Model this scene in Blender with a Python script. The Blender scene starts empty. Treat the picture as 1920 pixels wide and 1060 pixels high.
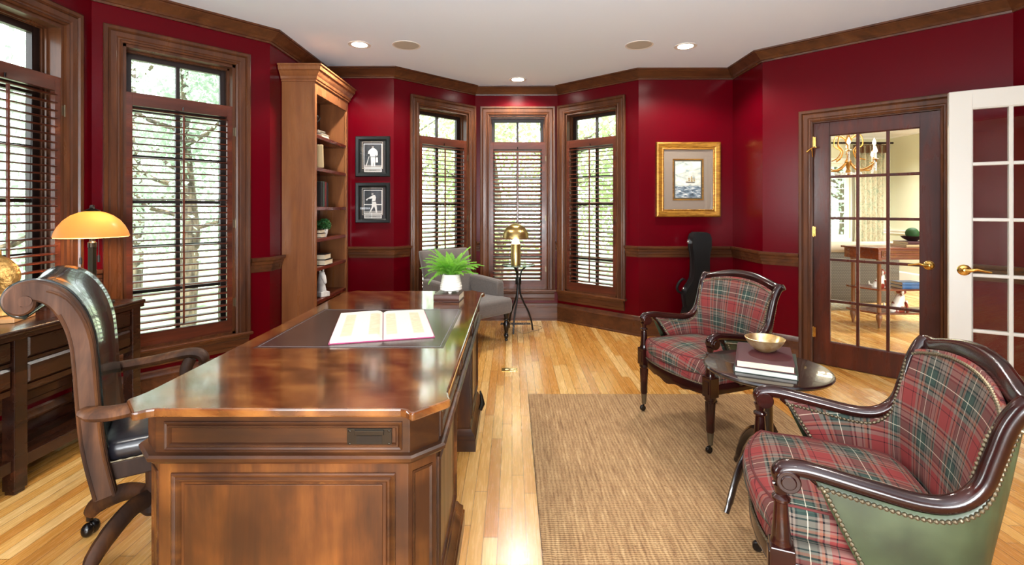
import bpy, bmesh, math, random
from mathutils import Vector, Matrix, Euler
random.seed(7)
SC = bpy.context.scene
COL = SC.collection
PI = math.pi
# ------------------------------------------------------------------ camera, exposure, sky, sun
CH = 1.32                                   # eye height
cd = bpy.data.cameras.new('camera'); cam = bpy.data.objects.new('camera', cd); COL.objects.link(cam)
cam.location = (0, 0, CH); cam.rotation_euler = (PI/2, 0, 0)
cd.sensor_width = 36; cd.lens = 907/1920*36; cd.shift_y = -140/1920; cd.clip_start = .02; cd.clip_end = 200
SC.camera = cam
SC.view_settings.view_transform = 'Standard'; SC.view_settings.look = 'None'
SC.view_settings.exposure = 0.54; SC.view_settings.gamma = 1; SC.view_settings.use_curve_mapping = False
SC.cycles.max_bounces = 8; SC.cycles.transparent_max_bounces = 24; SC.cycles.diffuse_bounces = 4
SC.cycles.sample_clamp_indirect = 6
w = bpy.data.worlds.new('world'); SC.world = w; w.use_nodes = True
wn = w.node_tree; bg = wn.nodes['Background']
sky = wn.nodes.new('ShaderNodeTexSky'); sky.sky_type = 'HOSEK_WILKIE'; sky.turbidity = 5; sky.ground_albedo = .5
sky.sun_direction = (-.4, .3, .86)
mixw = wn.nodes.new('ShaderNodeMixRGB'); mixw.inputs[0].default_value = .72
wn.links.new(sky.outputs[0], mixw.inputs[1]); mixw.inputs[2].default_value = (.93, .97, 1.0, 1)
wn.links.new(mixw.outputs[0], bg.inputs[0]); bg.inputs[1].default_value = 5.0
def light(name, kind, loc, power, color=(1, 1, 1), rot=(0, 0, 0), **kw):
    d = bpy.data.lights.new(name, kind); d.energy = power; d.color = color
    for k, v in kw.items(): setattr(d, k, v)
    o = bpy.data.objects.new(name, d); COL.objects.link(o); o.location = loc; o.rotation_euler = rot
    return o
light('sun', 'SUN', (0, 0, 20), 8.0, (1, .96, .88), (math.radians(28), math.radians(22), 0), angle=.02)
# unseen fill lamp added behind the camera
light('rear_fill', 'AREA', (-.7, -1.75, 1.55), 80, (.95, .98, 1), (PI/2, 0, 0), shape='RECTANGLE', size=3.0, size_y=2.0)
# added fill lamps: one outside the unseen side window, one aimed at the ceiling
light('side_window_fill', 'AREA', (-2.99, 1.15, 1.45), 130, (.97, .98, 1), (0, -PI/2, 0), shape='RECTANGLE', size=1.9, size_y=.66)
light('ceiling_fill', 'AREA', (.2, -1.3, .9), 190, (.93, .97, 1), (2.45, 0, 0), shape='DISK', size=1.6)
light('dining_fill', 'AREA', (5.6, 1.2, 1.6), 90, (1, .98, .94), (PI/2, 0, 0), shape='RECTANGLE', size=2.6, size_y=2.0)  # added fill lamp at the unseen near end of the dining room

# ------------------------------------------------------------------ node helpers
def lin(h):
    c = [int(h[i:i+2], 16)/255 for i in (0, 2, 4)]
    return tuple((x/12.92 if x <= .04045 else ((x+.055)/1.055)**2.4) for x in c) + (1,)
class M:
    """node material builder"""
    def __init__(s, name, color=(.5, .5, .5, 1), rough=.5, metal=0., **kw):
        s.m = bpy.data.materials.new(name); s.m.use_nodes = True; s.t = s.m.node_tree
        s.b = s.t.nodes['Principled BSDF']; s.b.inputs['Base Color'].default_value = color if len(color) == 4 else tuple(color)+(1,)
        s.b.inputs['Roughness'].default_value = rough; s.b.inputs['Metallic'].default_value = metal
        for k, v in kw.items(): s.b.inputs[k.replace('_', ' ')].default_value = v
        s._c = None
    def n(s, typ, **kw):
        x = s.t.nodes.new('ShaderNode'+typ)
        for k, v in kw.items(): setattr(x, k, v)
        return x
    def l(s, a, b): s.t.links.new(a, b)
    def coord(s, kind='Object', scale=(1, 1, 1), rot=(0, 0, 0), loc=(0, 0, 0)):
        if s._c is None: s._c = s.n('TexCoord')
        mp = s.n('Mapping'); mp.inputs['Scale'].default_value = scale; mp.inputs['Rotation'].default_value = rot
        mp.inputs['Location'].default_value = loc
        s.l(s._c.outputs[kind], mp.inputs[0]); return mp.outputs[0]
    def noise(s, vec, scale=5, detail=4, rough=.5, dist=0):
        x = s.n('TexNoise'); x.inputs['Scale'].default_value = scale; x.inputs['Detail'].default_value = detail
        x.inputs['Roughness'].default_value = rough; x.inputs['Distortion'].default_value = dist
        s.l(vec, x.inputs['Vector']); return x.outputs['Fac']
    def ramp(s, fac, stops, interp='LINEAR'):
        r = s.n('ValToRGB'); e = r.color_ramp; e.interpolation = interp
        while len(e.elements) < len(stops): e.elements.new(1.0)
        for el, (p, c) in zip(e.elements, stops): el.position = p; el.color = c if len(c) == 4 else tuple(c)+(1,)
        s.l(fac, r.inputs[0]); return r.outputs[0]
    def mix(s, f, a, b, mode='MIX'):
        x = s.n('MixRGB', blend_type=mode)
        for i, v in enumerate((f, a, b)):
            if hasattr(v, 'links'): s.l(v, x.inputs[i])
            else: x.inputs[i].default_value = v
        return x.outputs[0]
    def math(s, op, a, b=0):
        x = s.n('Math', operation=op)
        for i, v in enumerate((a, b)):
            if hasattr(v, 'links'): s.l(v, x.inputs[i])
            else: x.inputs[i].default_value = v
        return x.outputs[0]
    def base(s, c): s.l(c, s.b.inputs['Base Color'])
    def bump(s, h, strength=.2, dist=.002):
        x = s.n('Bump'); x.inputs['Strength'].default_value = strength; x.inputs['Distance'].default_value = dist
        s.l(h, x.inputs['Height']); s.l(x.outputs[0], s.b.inputs['Normal'])

def wood(name, dark, mid, light_, axis='Z', rough=.28, scale=1., coat=.25, blotch=.5):
    m = M(name, rough=rough); m.b.inputs['Specular IOR Level'].default_value = .3; m.b.inputs['Coat Weight'].default_value = coat*.6; m.b.inputs['Coat Roughness'].default_value = .12
    st = {'X': (.12, 1, 1), 'Y': (1, .12, 1), 'Z': (1, 1, .12)}[axis]
    v = m.coord('Object', tuple(x*scale for x in st))
    g = m.noise(v, 14, 6, .6, .6)
    f = m.noise(m.coord('Object', tuple((.3 if x < 1 else 6)*scale for x in st)), 22, 3, .6)
    c = m.ramp(m.math('ADD', m.math('MULTIPLY', g, .86), m.math('MULTIPLY', f, .14)), [(.30, lin(dark)), (.5, lin(mid)), (.72, lin(light_))])
    b = m.noise(m.coord('Object', (1, 1, 1)), 3.2, 3)
    c = m.mix(m.ramp(b, [(.4, (blotch,)*3), (.62, (0, 0, 0))]), c, lin(dark), 'MIX') if blotch else c
    m.base(c); m.bump(f, .05, .001)
    m.l(m.ramp(g, [(.3, (rough*1.25,)*3), (.7, (rough*.8,)*3)]), m.b.inputs['Roughness'])
    return m.m
def simple(name, hexc, rough=.5, metal=0., **kw): return M(name, lin(hexc), rough, metal, **kw).m
MT = {}
MT['trim'] = wood('walnut_trim', '351b0e', '4f2c18', '653d23', 'X', .32, 1, .2, .2)
MT['trimz'] = wood('walnut_trim_upright', '351b0e', '4f2c18', '653d23', 'Z', .32, 1, .2, .2)
MT['shutter'] = wood('shutter_wood', '36180f', '56291b', '723a26', 'X', .3, 1, .3, .2)
MT['sash'] = simple('dark_sash_paint', '20120d', .4)
MT['door'] = wood('dark_mahogany', '2c110b', '451c12', '5f2b1e', 'Z', .28, 1, .4, .3)
MT['cherry'] = wood('cherry_veneer', '683c22', '7d4e2e', '8e5e3a', 'Z', .3, .8, .3, .1)
MT['cherry_dark'] = wood('cherry_inside', '3a1a0c', '5a2b14', '7a4020', 'Z', .4, .8, .1, .2)
MT['desk'] = wood('distressed_desk_wood', '26120a', '61371a', '8f5928', 'Z', .32, .7, .3, .85)
MT['deskf'] = wood('desk_field_veneer', '2c1609', '5f3516', '7e4c22', 'Z', .34, .6, .3, .7)
MT['deskx'] = wood('distressed_desk_wood_lengthwise', '1f0f07', '4f2c15', '7a4a22', 'X', .32, .7, .3, .8)
MT['console'] = wood('console_wood', '160a06', '2e160c', '482513', 'Y', .26, .8, .4, .5)
MT['chairwood'] = wood('office_chair_wood', '1c0f08', '4a2a14', '704521', 'Z', .62, 1, 0, .8)
MT['redwood'] = wood('polished_mahogany', '130505', '240c09', '3a150e', 'X', .2, 1, .5, .3)
MT['ebony'] = simple('ebony_black', '0c0807', .25)
MT['blackpaint'] = simple('black_frame_paint', '0d1414', .3)
MT['brass'] = simple('polished_brass', 'd9ae5f', .18, 1.)
MT['oldbrass'] = simple('antique_brass', '6f6450', .4, .85)
MT['bronze'] = simple('dark_bronze', '3b352e', .3, .9)
MT['iron'] = simple('dark_iron', '1a1715', .4, .5)
MT['chrome'] = simple('bright_chrome', 'cfcfcf', .15, 1.)
MT['white'] = simple('white_door_paint', 'b9b3a8', .35)
MT['whitetrim'] = simple('white_trim_paint', 'f2f0ea', .4)
MT['canwhite'] = simple('white_enamel', 'd8d2c8', .4)
def glow(name, col, strength):
    m = M(name, (0, 0, 0, 1)); m.b.inputs['Emission Color'].default_value = col; m.b.inputs['Emission Strength'].default_value = strength
    return m.m
MT['canlight'] = glow('lamp_glow', (1, .93, .82, 1), 40)
MT['flame'] = glow('candle_bulb_glow', (1, .86, .66, 1), 9)
# wall paint, semi gloss
m = M('crimson_wall_paint', lin('86040f'), .24); m.base(m.mix(m.noise(m.coord(), 2.5, 2), lin('4c0009'), lin('55000b')))
m.bump(m.noise(m.coord('Object', (1, 1, 1)), 160, 2), .06, .001); m.b.inputs['Specular IOR Level'].default_value = .14
MT['wall'] = m.m
m = M('ceiling_paint', lin('dde8f4'), .85); MT['ceiling'] = m.m
m = M('cream_wall_paint', lin('dcdcc0'), .6); MT['cream'] = m.m
# oak strip floor
m = M('oak_strip_floor', rough=.22)
v = m.coord('Object', (1, 1, 1), (0, 0, PI/2))
def bricks(m, v, wid, row, mort, off=.37):
    b = m.n('TexBrick'); b.offset = off; b.offset_frequency = 2; b.squash = 1
    b.inputs['Color1'].default_value = (0, 0, 0, 1); b.inputs['Color2'].default_value = (1, 1, 1, 1); b.inputs['Mortar'].default_value = (.5, .5, .5, 1)
    b.inputs['Scale'].default_value = 1; b.inputs['Mortar Size'].default_value = mort; b.inputs['Mortar Smooth'].default_value = .2
    b.inputs['Brick Width'].default_value = wid; b.inputs['Row Height'].default_value = row; b.inputs['Bias'].default_value = 0
    m.l(v, b.inputs['Vector']); return b
sx = m.n('SeparateXYZ'); m.l(m.coord(), sx.inputs[0])
row = m.math('FLOOR', m.math('DIVIDE', sx.outputs[0], .0572)); wnz = m.n('TexWhiteNoise', noise_dimensions='1D'); m.l(row, wnz.inputs['W'])
cx = m.n('CombineXYZ'); m.l(m.math('ADD', sx.outputs[1], m.math('MULTIPLY', wnz.outputs['Value'], 7.3)), cx.inputs[0]); m.l(sx.outputs[0], cx.inputs[1])
b1 = bricks(m, cx.outputs[0], .83, .0572, .0011, 0)
tone = m.ramp(b1.outputs['Color'], [(0, lin('b87c36')), (.4, lin('c88f44')), (.75, lin('d4a156')), (1, lin('e4bd7c'))])
gr = m.noise(m.coord('Object', (18, .9, 1)), 6, 6, .65, 1.2)
tone = m.mix(.4, tone, m.ramp(gr, [(.3, (.55, .42, .3)), (.55, (1, 1, 1)), (.8, (.8, .72, .62))]), 'MULTIPLY')
tone = m.mix(b1.outputs['Fac'], tone, lin('5d3a17'))
m.base(tone); m.l(m.ramp(gr, [(.3, (.2,)*3), (.7, (.32,)*3)]), m.b.inputs['Roughness'])
m.b.inputs['Coat Weight'].default_value = .35; m.b.inputs['Coat Roughness'].default_value = .2
m.bump(m.math('SUBTRACT', 1, b1.outputs['Fac']), .25, .001)
MT['floor'] = m.m
# window glass: thin clear pane
def thin_glass(name, tint, base=.04, rough=0.):
    m = M(name); t = m.n('BsdfTransparent'); t.inputs[0].default_value = tint
    g = m.n('BsdfGlossy'); g.inputs['Roughness'].default_value = rough
    f = m.n('LayerWeight'); f.inputs['Blend'].default_value = .5
    fr = m.math('ADD', m.math('MULTIPLY', m.math('POWER', f.outputs['Facing'], 5.), .9), base)
    x = m.n('MixShader'); m.l(fr, x.inputs[0]); m.l(t.outputs[0], x.inputs[1]); m.l(g.outputs[0], x.inputs[2])
    m.l(x.outputs[0], m.t.nodes['Material Output'].inputs[0]); return m.m
MT['glass'] = thin_glass('clear_pane', (.97, .99, .98, 1))
MT['pictureglass'] = thin_glass('picture_glass', (1, 1, 1, 1))

# ------------------------------------------------------------------ mesh builder
class MB:
    def __init__(s): s.v = []; s.f = []; s.uv = {}; s.mi = []; s.M = Matrix(); s.cur = 0
    def at(s, loc=(0, 0, 0), rot=(0, 0, 0), sc=(1, 1, 1)):
        s.M = Matrix.LocRotScale(Vector(loc), Euler(rot), Vector(sc)); return s
    def V(s, p): s.v.append(tuple(s.M @ Vector(p))); return len(s.v)-1
    def F(s, ids, uv=None):
        s.f.append(tuple(ids)); s.mi.append(s.cur)
        if uv: s.uv[len(s.f)-1] = uv
    def box(s, x0, x1, y0, y1, z0, z1):
        i = [s.V((x, y, z)) for z in (z0, z1) for (x, y) in ((x0, y0), (x1, y0), (x1, y1), (x0, y1))]
        for q in ((3, 2, 1, 0), (4, 5, 6, 7), (0, 1, 5, 4), (1, 2, 6, 5), (2, 3, 7, 6), (3, 0, 4, 7)): s.F([i[k] for k in q])
        return s
    def prism(s, poly, z0, z1, cap=True):
        """poly: counter-clockwise (x,y)"""
        n = len(poly); a = [s.V((x, y, z0)) for x, y in poly]; b = [s.V((x, y, z1)) for x, y in poly]
        for k in range(n): s.F((a[k], a[(k+1) % n], b[(k+1) % n], b[k]))
        if cap: s.F(a[::-1]); s.F(b)
        return s
    def loft(s, rings, closed=True, cap=True):
        ids = [[s.V(p) for p in r] for r in rings]; n = len(rings[0])
        for a, b in zip(ids, ids[1:]):
            for k in range(n if closed else n-1): s.F((a[k], a[(k+1) % n], b[(k+1) % n], b[k]))
        if cap and closed: s.F(ids[0][::-1]); s.F(ids[-1])
        return s
    def lathe(s, prof, c=(0, 0, 0), n=24, cap=True):
        return s.loft([[(c[0]+r*math.cos(2*PI*k/n), c[1]+r*math.sin(2*PI*k/n), c[2]+z) for k in range(n)] for r, z in prof], True, cap)
    def tube(s, path, rad, n=8, cap=True, flat=None, up=(0, 0, 1)):
        """swept ellipse. rad scalar/list; flat=(a,b) multiplies along side/up"""
        P = [Vector(p) for p in path]; R = rad if isinstance(rad, (list, tuple)) else [rad]*len(P)
        rings = []; prev = None
        for i, p in enumerate(P):
            d = (P[min(i+1, len(P)-1)]-P[max(i-1, 0)]).normalized()
            if prev is None:
                u = Vector(up)
                if abs(d.dot(u)) > .95: u = Vector((1, 0, 0)) if abs(d.x) < .9 else Vector((0, 1, 0))
                a = d.cross(u).normalized()
            else: a = (prev-d*prev.dot(d)).normalized()
            prev = a; b = a.cross(d).normalized(); fa, fb = flat or (1, 1)
            rings.append([tuple(p+a*math.cos(t)*R[i]*fa+b*math.sin(t)*R[i]*fb) for t in (2*PI*k/n for k in range(n))])
        return s.loft(rings[::1] if True else rings, True, cap)
    def sweep(s, path, prof, N=(0, 0, 1), closed=False):
        """moulding: prof (a,b): a along d x N, b along N; mitred corners"""
        N = Vector(N); P = [Vector(p) for p in path]; n = len(P); rings = []
        for i in range(n):
            d0 = (P[i]-P[i-1]).normalized() if (i > 0 or closed) else None
            d1 = (P[(i+1) % n]-P[i]).normalized() if (i < n-1 or closed) else None
            if d0 is None: d0 = d1
            if d1 is None: d1 = d0
            s0, s1 = d0.cross(N), d1.cross(N); mt = (s0+s1); mt = mt/(mt.length_squared/2)
            rings.append([tuple(P[i]+mt*a+N*b) for a, b in prof])
        if closed: rings.append(rings[0])
        return s.loft(rings, True, not closed)
    def grid(s, fn, nu, nv, uvs=(1, 1), flip=False):
        ids = [[s.V(fn(i/nu, j/nv)) for j in range(nv+1)] for i in range(nu+1)]
        for i in range(nu):
            for j in range(nv):
                q = [ids[i][j], ids[i+1][j], ids[i+1][j+1], ids[i][j+1]]
                u = [(i/nu*uvs[0], j/nv*uvs[1]), ((i+1)/nu*uvs[0], j/nv*uvs[1]), ((i+1)/nu*uvs[0], (j+1)/nv*uvs[1]), (i/nu*uvs[0], (j+1)/nv*uvs[1])]
                if flip: q.reverse(); u.reverse()
                s.F(q, u)
        return s
    def ball(s, c, r, n=12, m=8, sc=(1, 1, 1)):
        return s.loft([[(c[0]+sc[0]*max(r*math.sin(PI*j/m), r*.01)*math.cos(2*PI*k/n), c[1]+sc[1]*max(r*math.sin(PI*j/m), r*.01)*math.sin(2*PI*k/n), c[2]-sc[2]*r*math.cos(PI*j/m)) for k in range(n)] for j in range(m+1)])
    def build(s, name, mat, parent=None, smooth=False, bevel=0, sub=0, solid=0, fix=True, ang=35):
        me = bpy.data.meshes.new(name); me.from_pydata(s.v, [], s.f)
        mats = mat if isinstance(mat, (list, tuple)) else [mat]
        for x in mats: me.materials.append(x)
        for p, mi in zip(me.polygons, s.mi): p.material_index = min(mi, len(mats)-1)
        if s.uv:
            ul = me.uv_layers.new(name='UVMap')
            for fi, uv in s.uv.items():
                for k, li in enumerate(me.polygons[fi].loop_indices): ul.data[li].uv = uv[k]
        if fix:
            bm = bmesh.new(); bm.from_mesh(me); bmesh.ops.remove_doubles(bm, verts=bm.verts, dist=1e-5)
            bmesh.ops.recalc_face_normals(bm, faces=bm.faces); bm.to_mesh(me); bm.free()
        o = bpy.data.objects.new(name, me); COL.objects.link(o)
        if smooth or sub:
            for p in me.polygons: p.use_smooth = True
            if not sub: me.set_sharp_from_angle(angle=math.radians(ang))
        if solid: md = o.modifiers.new('s', 'SOLIDIFY'); md.thickness = solid; md.offset = 0
        if sub: md = o.modifiers.new('ss', 'SUBSURF'); md.levels = sub; md.render_levels = sub
        if bevel:
            md = o.modifiers.new('b', 'BEVEL'); md.width = bevel; md.segments = 2; md.limit_method = 'ANGLE'; md.angle_limit = math.radians(40)
        if parent: o.parent = parent
        return o
def B(*a): return MB().box(*a)
def tag(o, label=None, cat=None, group=None, kind=None):
    if label: o['label'] = label
    if cat: o['category'] = cat
    if group: o['group'] = group
    if kind: o['kind'] = kind
    return o
def empty(name, loc=(0, 0, 0), rz=0, label=None, cat=None, group=None, kind=None):
    o = bpy.data.objects.new(name, None); COL.objects.link(o); o.location = loc; o.rotation_euler = (0, 0, rz)
    o.empty_display_size = .1
    return tag(o, label, cat, group, kind)
def copy_tree(o, parent=None):
    c = o.copy(); COL.objects.link(c); c.parent = parent
    for ch in list(o.children): copy_tree(ch, c)
    return c
# ------------------------------------------------------------------ room shell
CEIL = 2.738
A = (-2.676, 3.080); Bc = (-1.944, 3.884); Cc = (-1.944, 4.93); D = (-1.204, 4.925); E = (-.431, 5.684)
Fc = (.536, 5.684); G = (1.305, 4.985); I = (2.272, 4.98); J = (2.272, 4.386); K = (3.380, 3.262)
YB = -1.9
PTS = [(-2.676, YB), A, Bc, Cc, D, E, Fc, G, I, J, K, (3.380, YB)]
NAMES = ['wall_left', 'wall_left_angled', 'wall_left_niche', 'wall_back_left', 'wall_bay_left', 'wall_bay_center', 'wall_bay_right',
         'wall_back_right', 'wall_right_niche', 'wall_right_angled', 'wall_right']
TH = .20
def seg(i):
    p, q = Vector(PTS[i]), Vector(PTS[i+1]); L = (q-p).length; u = (q-p)/L
    return p, q, L, u, Vector((-u.y, u.x))
def outer(i):
    """outer mitre point of vertex i"""
    if i == 0: return Vector(PTS[0])+seg(0)[4]*TH
    if i == len(PTS)-1: return Vector(PTS[-1])+seg(len(PTS)-2)[4]*TH
    n0, n1 = seg(i-1)[4], seg(i)[4]; mt = n0+n1
    return Vector(PTS[i])+mt/(mt.length_squared/2)*TH
# openings: segment -> (centre distance along, width, bottom, top)
OPEN = {0: [(2.55-YB, .68, .36, 2.41), (1.15-YB, .68, .36, 2.41)], 1: [(.494, .68, .36, 2.41)], 4: [(.632, .68, .36, 2.41)],
        5: [(.497, .68, .36, 2.41)], 6: [(.451, .68, .36, 2.41)], 9: [(.805, .815, 0, 2.045)]}
def wall(i):
    p, q, L, u, n = seg(i); b = MB(); ops = sorted(OPEN.get(i, []))
    def piece(a0, a1, z0, z1):
        i0 = p+u*a0; i1 = p+u*a1
        o0 = outer(i) if a0 <= 0 else i0+n*TH; o1 = outer(i+1) if a1 >= L else i1+n*TH
        b.prism([tuple(i0), tuple(i1), tuple(o1), tuple(o0)], z0, z1)
    x = 0
    for c, wd, z0, z1 in ops:
        piece(x, c-wd/2, 0, CEIL)
        if z0 > 0: piece(c-wd/2, c+wd/2, 0, z0)
        piece(c-wd/2, c+wd/2, z1, CEIL); x = c+wd/2
    piece(x, L, 0, CEIL)
    tag(b.build(NAMES[i], MT['wall'], fix=True), kind='structure')
for i in range(len(NAMES)): wall(i)
# rear wall with a wide cased opening to the rest of the house
b = MB(); b.box(-2.676, -2.2, YB-.2, YB, 0, CEIL).box(3.0, 3.38, YB-.2, YB, 0, CEIL).box(-2.2, 3.0, YB-.2, YB, 2.55, CEIL)
tag(b.build('wall_front', MT['wall']), kind='structure')
poly = [tuple(outer(i)) for i in range(len(PTS))]
fl = MB(); fl.box(-3.2, 9.2, -5.2, 9.4, -.06, 0)
tag(fl.build('floor', MT['floor']), kind='structure')
cl = MB(); cl.prism([(x, y) for x, y in [(-2.876, -5.0)]+poly+[(3.58, -5.0)]][::-1], CEIL, CEIL+.1)
for nm_, bx_ in (('wall_added_hall_left', (-2.876, -2.726, -5.0, -2.1)), ('wall_added_hall_right', (3.43, 3.58, -5.0, -2.1)), ('wall_added_hall_back', (-2.876, 3.58, -5.15, -5.0))): tag(B(*bx_, 0, CEIL).build(nm_, MT['cream']), kind='structure')  # unseen hall walls, added to keep bright sky out of the door panes
tag(cl.build('ceiling', MT['ceiling']), kind='structure')
# crown
CR = [(0, 2.638), (.012, 2.638), (.014, 2.652), (.022, 2.655), (.03, 2.668), (.034, 2.672), (.05, 2.684), (.07, 2.708), (.082, 2.716), (.086, 2.722), (.098, 2.725), (.10, 2.7375), (0, 2.7375)]
path = [(x, y, 0) for x, y in PTS]
tag(MB().sweep(path, CR).build('trim_1', MT['trim'], smooth=True, ang=20), kind='structure')
# chair rail and baseboard runs between the casings
RAIL = [(0, .812), (.010, .812), (.012, .835), (.020, .845), (.022, .868), (.030, .872), (.034, .892), (.046, .902), (.05, .914), (.05, .926), (.0, .926)]
BASE = [(0, 0), (.028, 0), (.028, .016), (.018, .020), (.018, .15), (.022, .155), (.022, .165), (.016, .178), (.012, .196), (.004, .205), (0, .205)]
def pt(i, a):
    p, q, L, u, n = seg(i); return (p.x+u.x*a, p.y+u.y*a, 0)
WO = .445                                         # half width of a window with its casing
def V2(i): return (PTS[i][0], PTS[i][1], 0)
c0 = 2.55-YB
L1, L4, L6, L9 = seg(1)[2], seg(4)[2], seg(6)[2], seg(9)[2]
rails = [[pt(0, .02), pt(0, 1.15-YB-WO)], [pt(0, 1.15-YB+WO), pt(0, c0-WO)], [pt(0, c0+WO), V2(1), pt(1, .494-WO)],
         [pt(1, .494+WO), V2(2), (Bc[0], 4.05, 0)], [(-1.66+.0, Cc[1]-.002, 0), V2(4), pt(4, .632-WO)],
         [pt(4, .632+WO), V2(5), pt(5, .497-WO)], [pt(5, .497+WO), V2(6), pt(6, .451-WO)],
         [pt(6, .451+WO), V2(7), V2(8), V2(9), pt(9, .805-.4075-.1)], [pt(9, .805+.4075+.1), V2(10), (3.38, 2.9, 0)]]
for k, r in enumerate(rails): tag(MB().sweep(r, RAIL).build('trim_%d' % (k+2), MT['trim'], smooth=True, ang=20), kind='structure')
bases = [('baseboard_left', [pt(0, .02), V2(1), V2(2), (Bc[0], 4.05, 0)]), ('baseboard_bay', [(-1.66, Cc[1]-.002, 0), V2(4), V2(5), V2(6), V2(7), V2(8), V2(9), pt(9, .805-.4075-.1)]),
         ('baseboard_right', [pt(9, .805+.4075+.1), V2(10), (3.38, 2.9, 0)])]
for nm, r in bases: tag(MB().sweep(r, BASE).build(nm, MT['trim'], smooth=True, ang=20), kind='structure')

# ------------------------------------------------------------------ windows with louvred shutters
CAS = [(0, 0), (0, .016), (-.012, .022), (-.018, .016), (-.026, .016), (-.034, .022), (-.062, .026), (-.070, .020), (-.078, .030), (-.094, .034), (-.10, .030), (-.10, 0)]
def build_louvers(fr, slant):
    lo = MB(); n = 33; lz0, lz1 = .492, 1.985; hh, sw = .338, .052
    for k in range(n):
        zz = lz0+(lz1-lz0)*k/(n-1); pr = []
        for q in range(10):
            t_ = 2*PI*q/10; pr.append((.034*math.cos(t_), .0056*math.sin(t_)))
        sl = slant
        pr = [(y*math.cos(sl)-z*math.sin(sl), y*math.sin(sl)+z*math.cos(sl)) for y, z in pr]
        lo.loft([[(x, .018+y, zz+z) for y, z in pr] for x in (-hh+sw, hh-sw)])
    return lo.build('louvers', MT['shutter'], fr, smooth=True, ang=60)
def window_proto():
    root = empty('window_1', kind='structure')
    z0, z1, h = .36, 2.41, .34
    MB().sweep([(-h, 0, z0), (-h, 0, z1), (h, 0, z1), (h, 0, z0)], [(a, b) for a, b in CAS], (0, -1, 0)).build('casing', MT['trimz'], root, smooth=True, ang=20)
    j = MB(); t = .02
    j.box(-h, -h+t, 0, .19, z0, z1).box(h-t, h, 0, .19, z0, z1).box(-h, h, 0, .19, z1-t, z1).box(-h, h, 0, .19, z0, z0+t)
    for dy in (.075, .10): j.box(-h+t, -h+t+.012, dy, dy+.01, z0, z1).box(h-t-.012, h-t, dy, dy+.01, z0, z1).box(-h+t, h-t, dy, dy+.01, z1-t-.012, z1-t)
    j.build('jamb', MT['trimz'], root)
    st = MB(); st.box(-.455, .455, -.045, .02, z0-.018, z0+.004)
    st.build('stool', MT['trim'], root, bevel=.005)
    MB().sweep([(-.43, 0, 0), (.43, 0, 0)], [(0, .235), (.014, .235), (.016, .26), (.024, .268), (.024, .31), (.034, .322), (.036, .342), (0, .342)]).build('apron', MT['trim'], root, smooth=True, ang=20)
    # sashes: transom above, casement below
    s = MB(); a = h-t; y0, y1 = .125, .165
    def frame(zb, zt, wd):
        s.box(-a, -a+wd, y0, y1, zb, zt).box(a-wd, a, y0, y1, zb, zt).box(-a+wd, a-wd, y0, y1, zt-wd, zt).box(-a+wd, a-wd, y0, y1, zb, zb+wd)
    frame(2.03, z1-t, .045); frame(z0+t, 2.03, .045)
    s.build('sash', MT['sash'], root, bevel=.003)
    mu = MB(); mu.box(-.012, .012, .13, .16, 2.07, 2.35).box(-.014, .014, .13, .16, z0+.06, 1.99)
    for k in range(1, 5): zz = .42+k*(1.99-.42)/5; mu.box(-a+.04, a-.04, .132, .158, zz-.011, zz+.011)
    mu.build('muntins', MT['sash'], root)
    g = MB(); g.box(-a+.04, a-.04, .144, .147, 2.07, 2.35).box(-a+.04, a-.04, .144, .147, z0+.06, 1.99)
    g.build('glass', MT['glass'], root)
    # shutter panel, hinged in the opening
    sh = MB(); sw = .052; zb, zt = z0+.008, 2.093; hh = h-.002
    sh.box(-hh, -hh+sw, .003, .033, zb, zt).box(hh-sw, hh, .003, .033, zb, zt).box(-hh+sw, hh-sw, .003, .033, zt-.085, zt).box(-hh+sw, hh-sw, .003, .033, zb, .468)
    fr = sh.build('shutter_frame', MT['shutter'], root, bevel=.002)
    build_louvers(fr, .06)
    tr = MB(); tr.box(-.006, .006, -.024, -.013, .50, 1.975); tr.build('tilt_rod', MT['shutter'], fr)
    hb = MB(); hb.tube([(0, -.003, 2.012), (0, -.005, 2.035)], .005, 8); hb.build('knob', MT['ebony'], fr)
    for zz in (1.9, 1.2, .6):
        hg = MB(); hg.tube([(hh+.004, -.004, zz-.035), (hh+.004, -.004, zz+.035)], .005, 8); hg.box(hh-.014, hh+.02, -.001, .003, zz-.03, zz+.03)
        hg.build('hinge', MT['oldbrass'], fr)
    return root
W = window_proto(); first = True; k = 1
for i in (0, 1, 4, 5, 6):
    for c, wd, z0, z1 in OPEN[i]:
        o = W if first else copy_tree(W); first = False
        p, q, L, u, n = seg(i); P = p+u*c
        if i in (4, 5, 6):
            f_ = [c_ for c_ in o.children if c_.name.startswith('shutter_frame')][0]
            for q_ in list(f_.children):
                if q_.name.startswith('louvers'): bpy.data.objects.remove(q_)
            build_louvers(f_, {4: .22, 5: .42, 6: .16}[i])
        o.location = (P.x, P.y, 0); o.rotation_euler = (0, 0, math.atan2(u.y, u.x)); o.name = 'window_%d' % k; k += 1
        # sky light sampling through this opening
        pl = light('portal', 'AREA', (P.x+n.x*.22, P.y+n.y*.22, 1.38), 1, rot=(0, 0, 0), shape='RECTANGLE', size=.68, size_y=2.05)
        pl.rotation_euler = Vector((n.x, n.y, 0)).to_track_quat('Z', 'Y').to_euler(); pl.data.cycles.is_portal = True

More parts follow.
